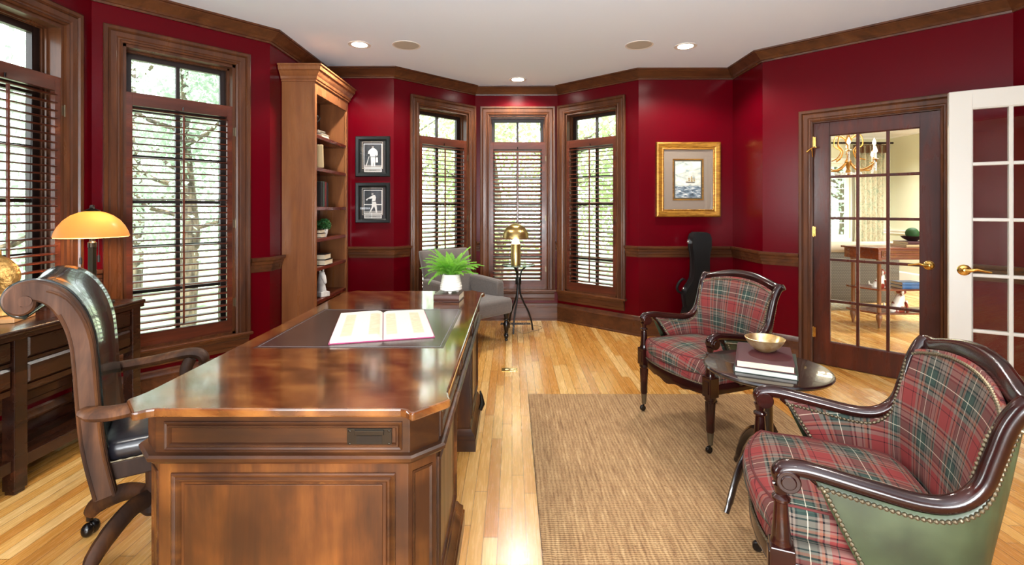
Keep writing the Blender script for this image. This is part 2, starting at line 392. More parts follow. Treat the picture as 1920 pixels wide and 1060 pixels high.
# ------------------------------------------------------------------ french doors
def french_door(name, wood_mat, width, height, stile=.115, bot=.2, side=1):
    """local: x across from hinge-side 0..width, y thickness, z up"""
    root = empty(name, kind='structure')
    s = MB(); th = .02
    s.box(0, stile, -th, th, .012, height).box(width-stile, width, -th, th, .012, height)
    s.box(stile, width-stile, -th, th, height-.112, height).box(stile, width-stile, -th, th, .012, bot)
    s.build('door_frame', wood_mat, root, bevel=.003)
    gw, gh = (width-2*stile), (height-.112-bot); mm = MB(); hw = .011
    for c in (1, 2): x = stile+gw*c/3; mm.box(x-hw, x+hw, -.016, .016, bot, height-.112)
    for r in range(1, 5): z = bot+gh*r/5; mm.box(stile, width-stile, -.0155, .0155, z-hw, z+hw)
    for x in (stile, width-stile): mm.box(x-.006, x+.006, -.016, .016, bot, height-.112)
    for z in (bot, height-.112): mm.box(stile, width-stile, -.016, .016, z-.006, z+.006)
    mm.build('muntins', wood_mat, root, bevel=.005)
    g = MB(); g.box(stile, width-stile, -.002, .002, bot, height-.112); g.build('glass', MT['glass'], root)
    return root
def lever(parent, x, z, dirx, yy=-.02):
    """rose plus curved lever on the room side (local -y)"""
    h = MB(); pr = [(.001, 0), (.034, 0), (.034, .003), (.028, .006), (.026, .009), (.014, .013), (.012, .03), (.011, .042), (.001, .044)]
    h.loft([[(x+r*math.cos(2*PI*k/20), yy-d, z+r*math.sin(2*PI*k/20)) for k in range(20)] for r, d in pr])
    h.tube([(x, yy-.04, z), (x+dirx*.02, yy-.05, z+.002), (x+dirx*.05, yy-.052, z+.010), (x+dirx*.08, yy-.05, z+.004), (x+dirx*.115, yy-.048, z-.004)], [.011, .011, .009, .007, .006], 10)
    return h.build('handle', MT['brass'], parent, smooth=True)
p, q, L, u, n = seg(9); P = p+u*(.805-.4075)
d1 = french_door('door_1', MT['door'], .811, 2.035); d1.location = (P.x+u.x*.002+n.x*.035, P.y+u.y*.002+n.y*.035, 0); d1.rotation_euler = (0, 0, math.atan2(u.y, u.x))
lever(d1, .745, .895, -1)
MB().sweep([(-.002, -.035, 0), (-.002, -.035, 2.045), (.813, -.035, 2.045), (.813, -.035, 0)], CAS, (0, -1, 0)).build('casing', MT['trimz'], d1, smooth=True, ang=20)
jb = MB(); jb.box(-.002, .0, -.035, .165, 0, 2.045).box(.811, .813, -.035, .165, 0, 2.045).box(-.002, .813, -.035, .165, 2.037, 2.045).box(-.002, .813, -.0, .165, .0, .011); jb.build('jamb', MT['trimz'], d1)
for zz in (1.88, 1.12, .27):
    MB().tube([(-.002, -.028, zz-.045), (-.002, -.028, zz+.045)], .007, 8).box(-.02, .02, -.037, -.034, zz-.04, zz+.04).build('hinge', MT['brass'], d1)
hk = MB(); hk.tube([(-.03, -.075, 1.80), (0, -.07, 1.825), (.022, -.06, 1.83)], .005, 8).tube([(-.002, -.07, 1.82), (-.002, -.045, 1.75)], .005, 8).ball((-.034, -.076, 1.797), .009).ball((.026, -.058, 1.832), .009)
hk.build('door_stop', MT['brass'], d1)
ang = math.atan2(2.875-3.058, 3.05-2.752)
d2 = french_door('door_2', MT['white'], .74, 2.045, .108, .22); d2.location = (2.752, 3.052, 0); d2.rotation_euler = (0, 0, ang)
lever(d2, .07, .935, 1)
# cased opening on the right wall where the white leaf hangs
MB().sweep([(3.38, 2.56, 0), (3.38, 2.56, 2.08)], [(-.05, 0), (-.05, .02), (.05, .02), (.05, 0)], (-1, 0, 0)).build('trim_20', MT['trimz']).__setitem__('kind', 'structure')

# ------------------------------------------------------------------ ceiling cans and speakers
def can(loc, label, power, vis=True):
    r = empty('recessed_light', (loc[0], loc[1], CEIL), 0, label, 'ceiling light', 'recessed ceiling lights')
    MB().lathe([(.066, .0), (.066, -.004), (.094, -.006), (.097, -.001), (.097, 0)], n=40, cap=False).build('trim_ring', MT['canwhite'], r, smooth=True)
    MB().lathe([(.001, -.003), (.067, -.003), (.067, -.0015), (.001, -.0015)], n=40).build('lens', MT['canlight'], r)
    light('can_beam', 'SPOT', (loc[0], loc[1], CEIL-.03), power, (1, .93, .84), spot_size=math.radians(148), spot_blend=.35, shadow_soft_size=.05)
can((-1.323, 4.196), 'lit recessed ceiling light above the bookcase end, left of the left round speaker', 78)
can((1.52, 4.238), 'lit recessed ceiling light on the right, beside the right round speaker', 78)
can((.065, 5.337), 'small lit recessed ceiling light in the bay, above the centre window', 62)
for x, y, pw in ((-1.35, 1.2, 62), (1.6, 1.2, 62), (.1, -.6, 62)):
    light('can_beam', 'SPOT', (x, y, CEIL-.02), pw, (1, .93, .84), spot_size=math.radians(125), spot_blend=.9, shadow_soft_size=.06)
def speaker(x, y, label):
    r = empty('ceiling_speaker', (x, y, CEIL), 0, label, 'speaker', 'round in-ceiling speakers')
    MB().lathe([(.108, 0), (.108, -.003), (.119, -.004), (.121, 0)], n=48, cap=False).build('rim', MT['canwhite'], r, smooth=True)
    g = simple('speaker_mesh', 'b4ae9f', .7)
    MB().lathe([(.001, -.003), (.104, -.003), (.107, -.001), (.001, -.001)], n=48).build('grille', g, r)
speaker(-.92, 4.217, 'round white ceiling speaker grille on the left, beside the left light')
speaker(1.107, 4.21, 'round white ceiling speaker grille on the right, beside the right light')

# ------------------------------------------------------------------ outdoors: lawn and trees
m = M('sunlit_lawn', rough=.9); m.base(m.ramp(m.noise(m.coord(), 1.6, 5, .7), [(.35, lin('5c7a48')), (.5, lin('a9b88a')), (.6, lin('d8d6c4')), (.75, lin('7e9a62'))])); MT['lawn'] = m.m
g = MB(); g.box(-40, 40, -30, 45, -.75, -.7); tag(g.build('lawn', MT['lawn']), kind='structure')
def leafmat(name, a, b_):
    m = M(name, rough=.6); m.base(m.ramp(m.noise(m.coord(), 2.2, 4), [(.35, lin(a)), (.65, lin(b_))])); m.b.inputs['Transmission Weight'].default_value = 0
    tr = m.n('BsdfTranslucent'); tr.inputs[0].default_value = lin(b_); x = m.n('MixShader'); x.inputs[0].default_value = .4
    m.l(m.b.outputs[0], x.inputs[1]); m.l(tr.outputs[0], x.inputs[2]); m.l(x.outputs[0], m.t.nodes['Material Output'].inputs[0]); return m.m
MT['leaf1'] = leafmat('bright_leaves', '7d9d62', 'c3d6a0'); MT['leaf2'] = leafmat('grey_green_leaves', '7d9484', 'bccdba')
m = M('bark', rough=.9); m.base(m.ramp(m.noise(m.coord('Object', (3, 3, .6)), 5, 4), [(.35, lin('3a3129')), (.65, lin('7a6c5a'))])); MT['bark'] = m.m
def tree(x, y, h, r, label, mat, n=2600, seed=0, low=.25):
    rnd = random.Random(seed); root = empty('tree', (x, y, -.7), 0, label, 'tree', 'trees outside the windows')
    t = MB(); t.tube([(0, 0, 0), (.1, 0, h*.3), (-.1, .1, h*.6), (0, 0, h*.95)], [.16, .13, .09, .03], 8)
    br = []
    for k in range(9):
        a = rnd.uniform(0, 6.28); z = h*rnd.uniform(.25, .85); e = (math.cos(a)*r*.8, math.sin(a)*r*.8, z+r*.4)
        t.tube([(0, 0, z), (e[0]*.5, e[1]*.5, z+r*.12), e], [.05, .035, .012], 6); br.append(e)
    t.build('trunk', MT['bark'], root, smooth=True)
    c = MB(); cl = [(rnd.gauss(0, r*.5), rnd.gauss(0, r*.5), h*rnd.uniform(low, 1.0)) for _ in range(46)]+br
    for k in range(n):
        q = rnd.choice(cl); s = r*.22
        P = Vector((q[0]+rnd.gauss(0, s), q[1]+rnd.gauss(0, s), q[2]+rnd.gauss(0, s)))
        hr = math.hypot(P.x, P.y)
        if hr > r: P.x *= r/hr*rnd.uniform(.8, 1); P.y *= r/hr*rnd.uniform(.8, 1)
        l = rnd.uniform(.06, .11); d = Vector((rnd.gauss(0, 1), rnd.gauss(0, 1), rnd.gauss(0, 1)-.4)).normalized(); e = d.orthogonal().normalized()
        e.rotate(Matrix.Rotation(rnd.uniform(0, 6.28), 3, d))
        ids = [c.V(P), c.V(P+d*l*.5+e*l*.38), c.V(P+d*l), c.V(P+d*l*.5-e*l*.38)]; c.F(ids)
    c.build('foliage', mat, root, fix=False)
TR = [(-5.9, 4.9, 5.4, 1.5, 'grey-green leafy tree outside the far left window beside the lamp', 'leaf2'),
      (-5.6, 8.3, 5.4, 1.25, 'leafy tree seen through the left part of the second window', 'leaf2'),
      (-3.0, 7.6, 5.6, 1.1, 'grey-green tree seen through the right part of the second window', 'leaf2'),
      (-8.3, 10.6, 6.5, 2.0, 'tall tree far behind the second window from the left', 'leaf2'),
      (-3.2, 11.3, 6.5, 1.9, 'bright leafy tree outside the left bay window', 'leaf1'),
      (-.35, 8.9, 5.6, 1.15, 'bright green tree outside the centre bay window, left side', 'leaf1'),
      (1.3, 11.4, 6.4, 1.6, 'tree behind the centre bay window, right side', 'leaf1'),
      (2.7, 8.9, 5.4, 1.15, 'leafy tree outside the right bay window', 'leaf1'),
      (4.9, 12.6, 6.5, 2.0, 'pale tree far outside the right bay window', 'leaf2'),
      (9.0, 13.2, 6.0, 2.0, 'tree outside the white dining room window', 'leaf2')]
for k, (x, y, h, r, lb, mt) in enumerate(TR): tree(x, y, h, r, lb, MT[mt], 7000, k+1)
# ------------------------------------------------------------------ partners desk
def veneer(name, dark, mid, lt):
    m = M(name, rough=.16); v = m.coord('Object', (1.0, 2.2, 1)); d = m.noise(v, 3.4, 6, .62, 1.6)
    w_ = m.n('TexWave', wave_type='BANDS', bands_direction='DIAGONAL'); w_.inputs['Scale'].default_value = 3.5; w_.inputs['Distortion'].default_value = 5; w_.inputs['Detail'].default_value = 5; w_.inputs['Detail Scale'].default_value = 1.6
    m.l(m.coord('Object', (1, .8, 1)), w_.inputs['Vector'])
    c = m.ramp(m.math('ADD', m.math('MULTIPLY', d, .82), m.math('MULTIPLY', w_.outputs['Fac'], .18)), [(.28, lin(dark)), (.5, lin(mid)), (.74, lin(lt))])
    m.base(c); m.b.inputs['Coat Weight'].default_value = 1; m.b.inputs['Coat IOR'].default_value = 1.75; m.b.inputs['Coat Roughness'].default_value = .09; m.bump(m.noise(m.coord(), 9, 3), .04, .003); return m.m
MT['veneer'] = veneer('flamed_veneer', '361c0c', '613618', '8a5829')
MT['leather_top'] = (lambda m: (m.base(m.ramp(m.noise(m.coord('Object', (1, 30, 1)), 6, 4), [(.35, lin('2f1f19')), (.65, lin('47322a'))])), m.bump(m.noise(m.coord(), 220, 2), .06, .0006), m.m)[-1])(M('brown_desk_leather', rough=.24))
desk = empty('desk', (-.657, 2.3165, 0), 0, 'long dark wooden executive desk with brown leather writing inset and cut corners', 'desk')
def sym4(q):
    """q: points of the (+x,-y) corner, walking clockwise from the right side to the near side"""
    cw = [(x, y) for x, y in q] + [(-x, y) for x, y in q[::-1]] + [(-x, -y) for x, y in q] + [(x, -y) for x, y in q[::-1]]
    return cw[::-1]
top = sym4([(.461, -.80), (.463, -.84), (.470, -.875), (.477, -.890), (.470, -.902), (.445, -.928), (.405, -.970), (.386, -.990), (.374, -.984), (.362, -.970), (.345, -.962)])
b = MB(); b.prism(top, .732, .757); b.build('desktop', MT['veneer'], desk, bevel=.006)
b = MB(); b.box(-.383, .3805, -.3735, .3635, .7555, .7585); li_ = b.build('leather_inset', MT['leather_top'], desk)
b = MB(); b.sweep([(-.383, -.3735, .7585), (.3805, -.3735, .7585), (.3805, .3635, .7585), (-.383, .3635, .7585)], [(-.016, 0), (-.016, .0006), (-.012, .0006), (-.012, 0)], closed=True)
b.build('tooled_border', simple('gilt_tooling', '6d6a6e', .3, .3), li_)
fr = sym4([(.437, -.862), (.364, -.9315)])
b = MB(); b.prism(fr, .614, .733); b.build('frieze', MT['deskx'], desk, bevel=.002)
b = MB()
b.sweep([(x, y, 0) for x, y in fr], [(0, .590), (.006, .590), (.012, .598), (.020, .602), (.022, .612), (.016, .618), (0, .620)][::-1], closed=True)
b.build('waist_moulding', MT['deskx'], desk, smooth=True, ang=25)
PM = [(0, 0), (0, .005), (.004, .0075), (.009, .006), (.012, .004), (.016, .009), (.021, .009), (.026, .004), (.028, 0)]
def rectm(b, c, u, N, x0, x1, z0, z1, prof=PM):
    c, u = Vector(c), Vector(u); P = [c+u*x0+Vector((0, 0, z0)), c+u*x0+Vector((0, 0, z1)), c+u*x1+Vector((0, 0, z1)), c+u*x1+Vector((0, 0, z0))]
    b.sweep([tuple(p) for p in P], prof, N, closed=True)
# drawers in the frieze: near end (with label holder), three along the right side, three on the chair side
def drawer(c, u, N, w_, z0=.628, z1=.709):
    b = MB(); rectm(b, c, u, N, -w_/2, w_/2, z0, z1, [(a*.7, d*.9) for a, d in PM])
    nx, ny = N[0], N[1]; P = Vector(c); U = Vector(u)
    q = [P+U*(-w_/2+.014), P+U*(w_/2-.014)]
    o = b.build('drawer', MT['deskx'], desk, smooth=True, ang=20); return o
nd = drawer((0.003, -.9315, 0), (1, 0, 0), (0, -1, 0), .68)
b = MB(); b.box(.186, .314, -.937, -.9315, .640, .690)
for x in (.194, .306):
    for z in (.647, .683): b.loft([[(x+r*math.cos(2*PI*k/10), -.937-d, z+r*math.sin(2*PI*k/10)) for k in range(10)] for r, d in ((.004, 0), (.003, .002), (.0003, .0022))])
b.box(.208, .292, -.941, -.936, .672, .686); b.build('label_holder', MT['bronze'], nd, bevel=.001)
B(.214, .286, -.9385, -.9369, .646, .670).build('pull_slot', MT['ebony'], nd)
for y in (-.60, 0, .60): drawer((.437, y, 0), (0, 1, 0), (1, 0, 0), .50); drawer((-.437, y, 0), (0, -1, 0), (-1, 0, 0), .50)
drawer((0, .9315, 0), (-1, 0, 0), (0, 1, 0), .68)
def pedestal(sy):
    """sy -1 near, +1 far; inner end at |y|=.33"""
    pts = [(.428, .33), (.428, .858), (.358, .9245), (-.358, .9245), (-.428, .858), (-.428, .33)]
    if sy < 0: pts = [(x, -y) for x, y in pts][::-1]
    b = MB(); b.prism(pts, .02, .60); o = b.build('pedestal', MT['desk'], desk, bevel=.002)
    mo = MB(); mo.sweep([(x, y, 0) for x, y in pts], [(0, 0), (.032, 0), (.032, .06), (.026, .066), (.026, .082), (.012, .098), (.006, .112), (0, .116)], closed=True)
    mo.build('base_moulding', MT['deskx'], o, smooth=True, ang=25)
    pn = MB(); N = (0, sy, 0)
    rectm(pn, (0, sy*.9245, 0), (-sy, 0, 0), N, -.322, .322, .15, .558)
    c = .0485
    for sx in (1, -1):
        rectm(pn, (sx*.428, sy*.60, 0), (0, sx, 0), (sx, 0, 0), -.235, .235, .15, .558)
        N2 = Vector((sx*.0665, sy*.07, 0)).normalized(); u2 = Vector((-N2.y, N2.x, 0))
        rectm(pn, (sx*.393, sy*.8912, 0), tuple(u2), tuple(N2), -.034, .034, .15, .558, [(0, 0), (0, .004), (.004, .005), (.008, .002), (.010, 0)])
    rectm(pn, (0, sy*.33, 0), (sy, 0, 0), (0, -sy, 0), -.36, .36, .15, .558)
    pn.build('panel_moulding', MT['deskx'], o, smooth=True, ang=20)
    rs = MB(); rs.box(-.285, .285, min(sy*.9245, sy*.928), max(sy*.9245, sy*.928), .185, .525); rs.build('field_panel', MT['deskf'], o, bevel=.003)
    if sy > 0:
        cv = MB(); cv.tube([(.465, .60, .10), (.478, .62, .13), (.470, .64, .17), (.462, .645, .20)], [.012, .016, .010, .004], 8); cv.build('carved_mount', MT['bronze'], o, smooth=True)
pedestal(-1); pedestal(1)
b = MB(); b.box(.02, .04, -.33, .33, .12, .614); b.build('modesty_panel', MT['desk'], desk)

# paper and book helpers
def paper_mat(name, hexc, lines=(220, 1, 1)):
    m = M(name, rough=.8); m.base(m.ramp(m.noise(m.coord('Object', lines), 8, 2), [(.35, lin(hexc)), (.7, tuple(x*.72 for x in lin(hexc)[:3]))])); return m.m
MT['pages'] = paper_mat('cream_page_edges', 'e3d3b4', (1, 1, 260))
MT['cover_maroon'] = simple('maroon_cloth', '43141d', .55); MT['cover_green'] = simple('dark_green_cloth', '2c3a30', .5)
MT['cover_brown'] = simple('brown_leather_cover', '4a2a20', .35); MT['cover_black'] = simple('black_cover', '17120f', .4)
MT['cover_white'] = simple('white_cover', 'd9d0c2', .5); MT['cover_cream'] = simple('cream_cover', 'b89f74', .55)
MT['cover_red'] = simple('dark_red_cover', '5a1518', .4); MT['cover_blue'] = simple('blue_cover', '2d5f94', .4); MT['cover_pink'] = simple('faded_magenta_cover', 'a23a66', .6)
def book(loc, rz, w_, d, h, cover, label, group=None, upright=False, tilt=0., pages=None):
    """w across the spine-fore edge, d along the spine, h thickness. spine at -x"""
    r = empty('book', loc, rz, label, 'book', group); c = MB(); t = min(.004, h*.12)
    c.box(-w_/2, w_/2, -d/2, d/2, 0, t).box(-w_/2, w_/2, -d/2, d/2, h-t, h)
    c.loft([[(-w_/2+.004-.008*math.sin(PI*k/8), y, h*k/8) for k in range(9)]+[(-w_/2+.007-.008*math.sin(PI*k/8), y, h*k/8) for k in range(8, -1, -1)] for y in (-d/2, d/2)])
    o1 = c.build('cover', cover, r, bevel=.001)
    o2 = B(-w_/2+.004, w_/2-.005, -d/2+.004, d/2-.004, t, h-t).build('pages', pages or MT['pages'], r)
    if upright:
        r.rotation_euler = Euler((0, PI/2+tilt, rz)) if True else None
    return r
# open atlas on the desk
def pagemat():
    m = M('printed_pages', rough=.7); v = m.coord('Object', (1, 1, 1)); sp = m.n('SeparateXYZ'); m.l(v, sp.inputs[0])
    n1 = m.noise(m.coord('Object', (60, 14, 1)), 3, 3); txt = m.noise(m.coord('Object', (30, 260, 1)), 3, 2)
    fx = m.math('FRACT', m.math('ADD', m.math('MULTIPLY', m.math('ABSOLUTE', sp.outputs[0]), 8.6), .12))
    col = m.ramp(fx, [(0, (0, 0, 0)), (.22, (0, 0, 0)), (.26, (1, 1, 1)), (.62, (1, 1, 1)), (.66, (0, 0, 0))])
    fy = m.ramp(m.math('ADD', m.math('MULTIPLY', sp.outputs[1], 1.9), .5), [(.06, (0, 0, 0)), (.1, (1, 1, 1)), (.86, (1, 1, 1)), (.9, (0, 0, 0))])
    msk = m.math('MULTIPLY', m.math('MULTIPLY', col, fy), .75)
    pic = m.ramp(m.noise(m.coord('Object', (9, 14, 1)), 2, 3), [(.4, lin('cdbf98')), (.5, lin('cfae84')), (.6, lin('b0bb8e'))])
    m.base(m.mix(msk, m.mix(m.ramp(txt, [(.5, (0, 0, 0)), (.56, (.25, .25, .25))]), lin('d6d1c6'), lin('a5a29a')), pic)); return m.m
MT['printed'] = pagemat()
ang_b = math.atan2(2.095-1.979, -.352+.757)
ob = empty('open_book', (-.613, 2.30, .7586), ang_b-.02, 'large open atlas with faded magenta cover lying on the desk leather', 'book')
hw, hl = .213, .268
b = MB(); b.box(-hw-.004, hw+.004, -hl-.004, hl+.004, 0, .004); b.build('cover', MT['cover_pink'], ob, bevel=.001)
for sx, th in ((-1, .016), (1, .011)):
    b = MB(); skew = .0
    def pg(u, v, sx=sx, th=th): return (sx*(.002+u*(hw-.004)), -hl+2*hl*v, .004+th*(1-.25*u*u)*min(1, (u+.01)*9)**.5)
    b.grid(pg, 16, 2)
    n = 16
    for yy in (-hl, hl):
        ids = [(b.V(pg(k/n, 0 if yy < 0 else 1)), b.V((sx*(.002+k/n*(hw-.004)), yy, .004))) for k in range(n+1)]
        for q, r_ in zip(ids, ids[1:]): b.F((q[0], r_[0], r_[1], q[1]))
    a1, a2 = b.V(pg(1, 0)), b.V(pg(1, 1)); c1, c2 = b.V((sx*(hw-.002), -hl, .004)), b.V((sx*(hw-.002), hl, .004)); b.F((a1, a2, c2, c1))
    b.build('pages', MT['printed'], ob, smooth=True, ang=40)
# fern on a book
book((-.385, 2.975, .7586), PI/2-.08, .18, .155, .042, MT['cover_brown'], 'thick brown leather book on the far end of the desk under the fern pot')
pot = empty('potted_fern', (-.375, 2.975, .8008), 0, 'green fern in a ribbed white footed pot on a brown book on the desk', 'plant')
MT['ceramic'] = simple('white_glazed_ceramic', 'e6e1d8', .3)
pr = [(.001, .014), (.058, .014), (.067, .020), (.066, .03)]
for k in range(7): z = .034+k*.0105; r = .066-.0022*k; pr += [(r, z), (r+.0022, z+.005), (r-.0004, z+.009)]
pr += [(.050, .112), (.044, .112), (.046, .10), (.001, .10)]
b = MB(); b.lathe(pr, n=40)
for k in range(3): a = k*2.094+.5; b.lathe([(.008, 0), (.012, .006), (.012, .018)], (.042*math.cos(a), .042*math.sin(a), 0), 12)
b.build('pot', MT['ceramic'], pot, smooth=True, ang=50)
B(-.028, .028, -.028, .028, .099, .106).build('soil', simple('dark_soil', '2a2018', .9), pot)
MT['fern'] = leafmat('fern_green', '3f8a26', 'a2dc50')
rnd = random.Random(3); b = MB()
def frond(b, o, az, ln, rise, droop, wd=.03, n=22):
    pts = []; P = Vector(o); el = rise; st = ln/n
    for k in range(n+1):
        pts.append(P.copy()); el -= droop/n; P = P+Vector((math.cos(az)*math.cos(el), math.sin(az)*math.cos(el), math.sin(el)))*st
    b.tube([tuple(p) for p in pts], [.0012]*(n)+[.0004], 4)
    for k in range(2, n+1):
        f = k/n; L_ = wd*(math.sin(PI*min(1, f*.86+.12))**.7)*(1.05-f*.55); d = (pts[k]-pts[k-1]).normalized(); s = d.cross(Vector((0, 0, 1))).normalized(); up = s.cross(d)
        for sg in (-1, 1):
            t = (s*sg+d*.45+up*rnd.uniform(-.15, .25)).normalized(); e = d*(.0058)
            b.F([b.V(pts[k]-e), b.V(pts[k]+t*L_*.5-e*.9+up*.002), b.V(pts[k]+t*L_-up*.004), b.V(pts[k]+t*L_*.5+e*.9+up*.002)])
for k in range(58):
    az = k*2.399+rnd.uniform(-.3, .3); frond(b, (.02*math.cos(az), .02*math.sin(az), .105), az, rnd.uniform(.13, .205), rnd.uniform(.8, 1.5), rnd.uniform(.7, 1.8), rnd.uniform(.030, .042))
for az, ln, ri, dr in ((PI, .20, .75, 1.0), (PI-.3, .19, .6, 1.3), (.05, .215, .75, .9), (-.2, .17, .3, .4), (.5, .17, 1.0, .5), (PI+.5, .17, .6, 1.7), (-.9, .15, .8, 1.3)): frond(b, (0, 0, .105), az, ln, ri, dr, .034)
b.build('fronds', MT['fern'], pot, fix=False)

# ------------------------------------------------------------------ console against the left wall
con = empty('console_table', (-2.66, 1.95, 0), 0, 'long dark wooden console with two rows of drawers against the left window wall', 'console')
Y0, Y1, XF = -1.0, 1.035, .39        # local extents
b = MB(); b.prism([(0, Y0), (XF+.012, Y0), (XF+.012, Y1), (0, Y1)], .738, .76); b.build('tabletop', MT['console'], con, bevel=.006)
b = MB(); b.sweep([(.005, Y1-.004, 0), (XF+.004, Y1-.004, 0), (XF+.004, Y0, 0)][::-1], [(0, .715), (-.016, .715), (-.012, .725), (-.002, .731), (0, .739)]); b.build('edge_moulding', MT['console'], con, smooth=True)
legs_y = [Y0+.03, -.36, .29, Y1-.055]
for y in legs_y:
    for x in (.02, XF-.062):
        bb = MB(); bb.prism([(x, y-.03), (x+.06, y-.03), (x+.06, y+.03), (x, y+.03)], .02, .735); bb.prism([(x+.006, y-.024), (x+.054, y-.024), (x+.054, y+.024), (x+.006, y+.024)], 0, .02); bb.build('leg', MT['console'], con, bevel=.003)
b = MB()
for a, c in zip(legs_y, legs_y[1:]):
    b.box(.03, XF-.014, a+.03, c-.03, .462, .488).box(.03, XF-.016, a+.03, c-.03, .594, .61).box(.03, XF-.014, a+.03, c-.03, .722, .737)
    b.box(.02, .03, a, c, .462, .735)
    for z0, z1 in ((.492, .590), (.614, .718)):
        dr = MB(); dr.box(.1, XF-.018, a+.034, c-.034, z0, z1); f = [(XF-.018, 0), (XF-.004, .012)]
        dr.loft([[(XF-.018, a+.034, z0), (XF-.018, c-.034, z0), (XF-.018, c-.034, z1), (XF-.018, a+.034, z1)], [(XF-.006, a+.046, z0+.012), (XF-.006, c-.046, z0+.012), (XF-.006, c-.046, z1-.012), (XF-.006, a+.046, z1-.012)]])
        dr.build('drawer', MT['console'], con)
b.build('drawer_case', MT['console'], con)
B(.02, XF-.03, Y0+.03, Y1-.055, .135, .155).build('shelf', MT['console'], con)
b = MB()
for a, c in zip(legs_y, legs_y[1:]): b.box(XF-.045, XF-.012, a+.03, c-.03, .11, .165)
b.build('stretcher', MT['console'], con, bevel=.002)

# amber dome lamp
lp = empty('table_lamp', (-2.43, 2.80, .7605), 0, 'lit table lamp with amber glass dome shade and dark square base on the left console', 'lamp')
b = MB(); q = lambda h_, z: [(-h_, -h_, z), (h_, -h_, z), (h_, h_, z), (-h_, h_, z)]
b.loft([q(.072, 0), q(.074, .006), q(.070, .014), q(.056, .020), q(.036, .032), q(.022, .050), q(.017, .075)]); b.build('base', MT['bronze'], lp, bevel=.002)
b = MB(); b.prism([(-.014, -.014), (.014, -.014), (.014, .014), (-.014, .014)], .07, .33); b.lathe([(.021, .33), (.021, .36), (.013, .365), (.013, .40), (.008, .405), (.008, .54)], n=20); b.build('pole', MT['bronze'], lp, bevel=.002)
m = M('amber_glass_shade', lin('e0ac62'), .3); tr = m.n('BsdfTranslucent'); tr.inputs[0].default_value = (.62, .40, .20, 1); x = m.n('MixShader'); x.inputs[0].default_value = .75
m.b.inputs['Emission Color'].default_value = (1, .56, .20, 1); m.b.inputs['Emission Strength'].default_value = .12
m.l(m.b.outputs[0], x.inputs[1]); m.l(tr.outputs[0], x.inputs[2]); m.l(x.outputs[0], m.t.nodes['Material Output'].inputs[0]); MT['amber'] = m.m
pr = [(.172, .394), (.171, .400), (.165, .422), (.150, .455), (.127, .488), (.095, .516), (.058, .534), (.026, .541)]
b = MB(); b.lathe(pr+[(r-.004, z-.004) for r, z in pr[::-1]], n=56, cap=False); sh_ = b.build('shade', MT['amber'], lp, smooth=True, ang=60)
MB().lathe([(.001, .544), (.040, .540), (.034, .547), (.014, .556), (.011, .560), (.010, .576), (.001, .578)], n=24).build('finial', MT['bronze'], lp, smooth=True)
for x, z in ((-.048, .235), (.055, .248)):
    cN = MB(); cN.tube([(x, -.02, .40), (x, -.02, z+.04)], .0014, 6); cN.lathe([(.006, z), (.007, z+.03), (.005, z+.04)], (x, -.02, 0), 10); cN.build('pull_chain', MT['iron'], lp, smooth=True)
for x in (-.05, .075):
    MB().ball((x, -.02, .455), .022).build('bulb', glow('bulb_glow', (1, .80, .55, 1), 22), lp, smooth=True)
light('lamp_bulb', 'POINT', (-2.375, 2.78, 1.225), 16, (1, .70, .40), shadow_soft_size=.04)

# gilt horse sculpture at the frame edge
MT['gilt'] = (lambda m: (m.base(m.ramp(m.noise(m.coord(), 14, 4), [(.35, lin('7a5c2c')), (.55, lin('b98d4c')), (.75, lin('d9c08c'))])), m.bump(m.noise(m.coord(), 45, 5), .9, .012), m.m)[-1])(M('gilded_bronze', rough=.4, metal=.75))
sc_ = empty('sculpture', (-2.53, 2.40, .7605), math.radians(20), 'gilded sculpture on a pale wooden plinth at the near end of the console', 'sculpture')
b = MB(); b.box(-.09, .09, -.09, .09, 0, .022); b.build('plinth', simple('pale_wood_plinth', 'b98a5a', .4), sc_, bevel=.003)
b = MB(); b.loft([[(cx+rx*math.cos(2*PI*k/16), cy+ry*math.sin(2*PI*k/16), z) for k in range(16)] for cx, cy, z, rx, ry in
   ((0, 0, .022, .055, .05), (0, 0, .04, .04, .035), (.0, 0, .08, .026, .022), (.0, 0, .12, .022, .02), (.01, 0, .16, .04, .03), (.01, 0, .20, .065, .042), (0, 0, .24, .075, .045), (-.01, 0, .28, .066, .042), (-.015, 0, .31, .04, .03), (-.015, 0, .325, .01, .008))])
b.loft([[(-.04-.02*j+ .0, .0+r*math.cos(2*PI*k/12), .235-.03*j+r*math.sin(2*PI*k/12)*1.2) for k in range(12)] for j, r in ((0, .034), (1, .036), (2, .032), (3, .026), (4, .028), (4.4, .012))])
for s in (-1, 1): b.tube([(-.02, s*.02, .31), (-.022, s*.024, .335), (-.015, s*.026, .355)], [.012, .009, .001], 8)
b.build('figure', MT['gilt'], sc_, smooth=True, sub=1)

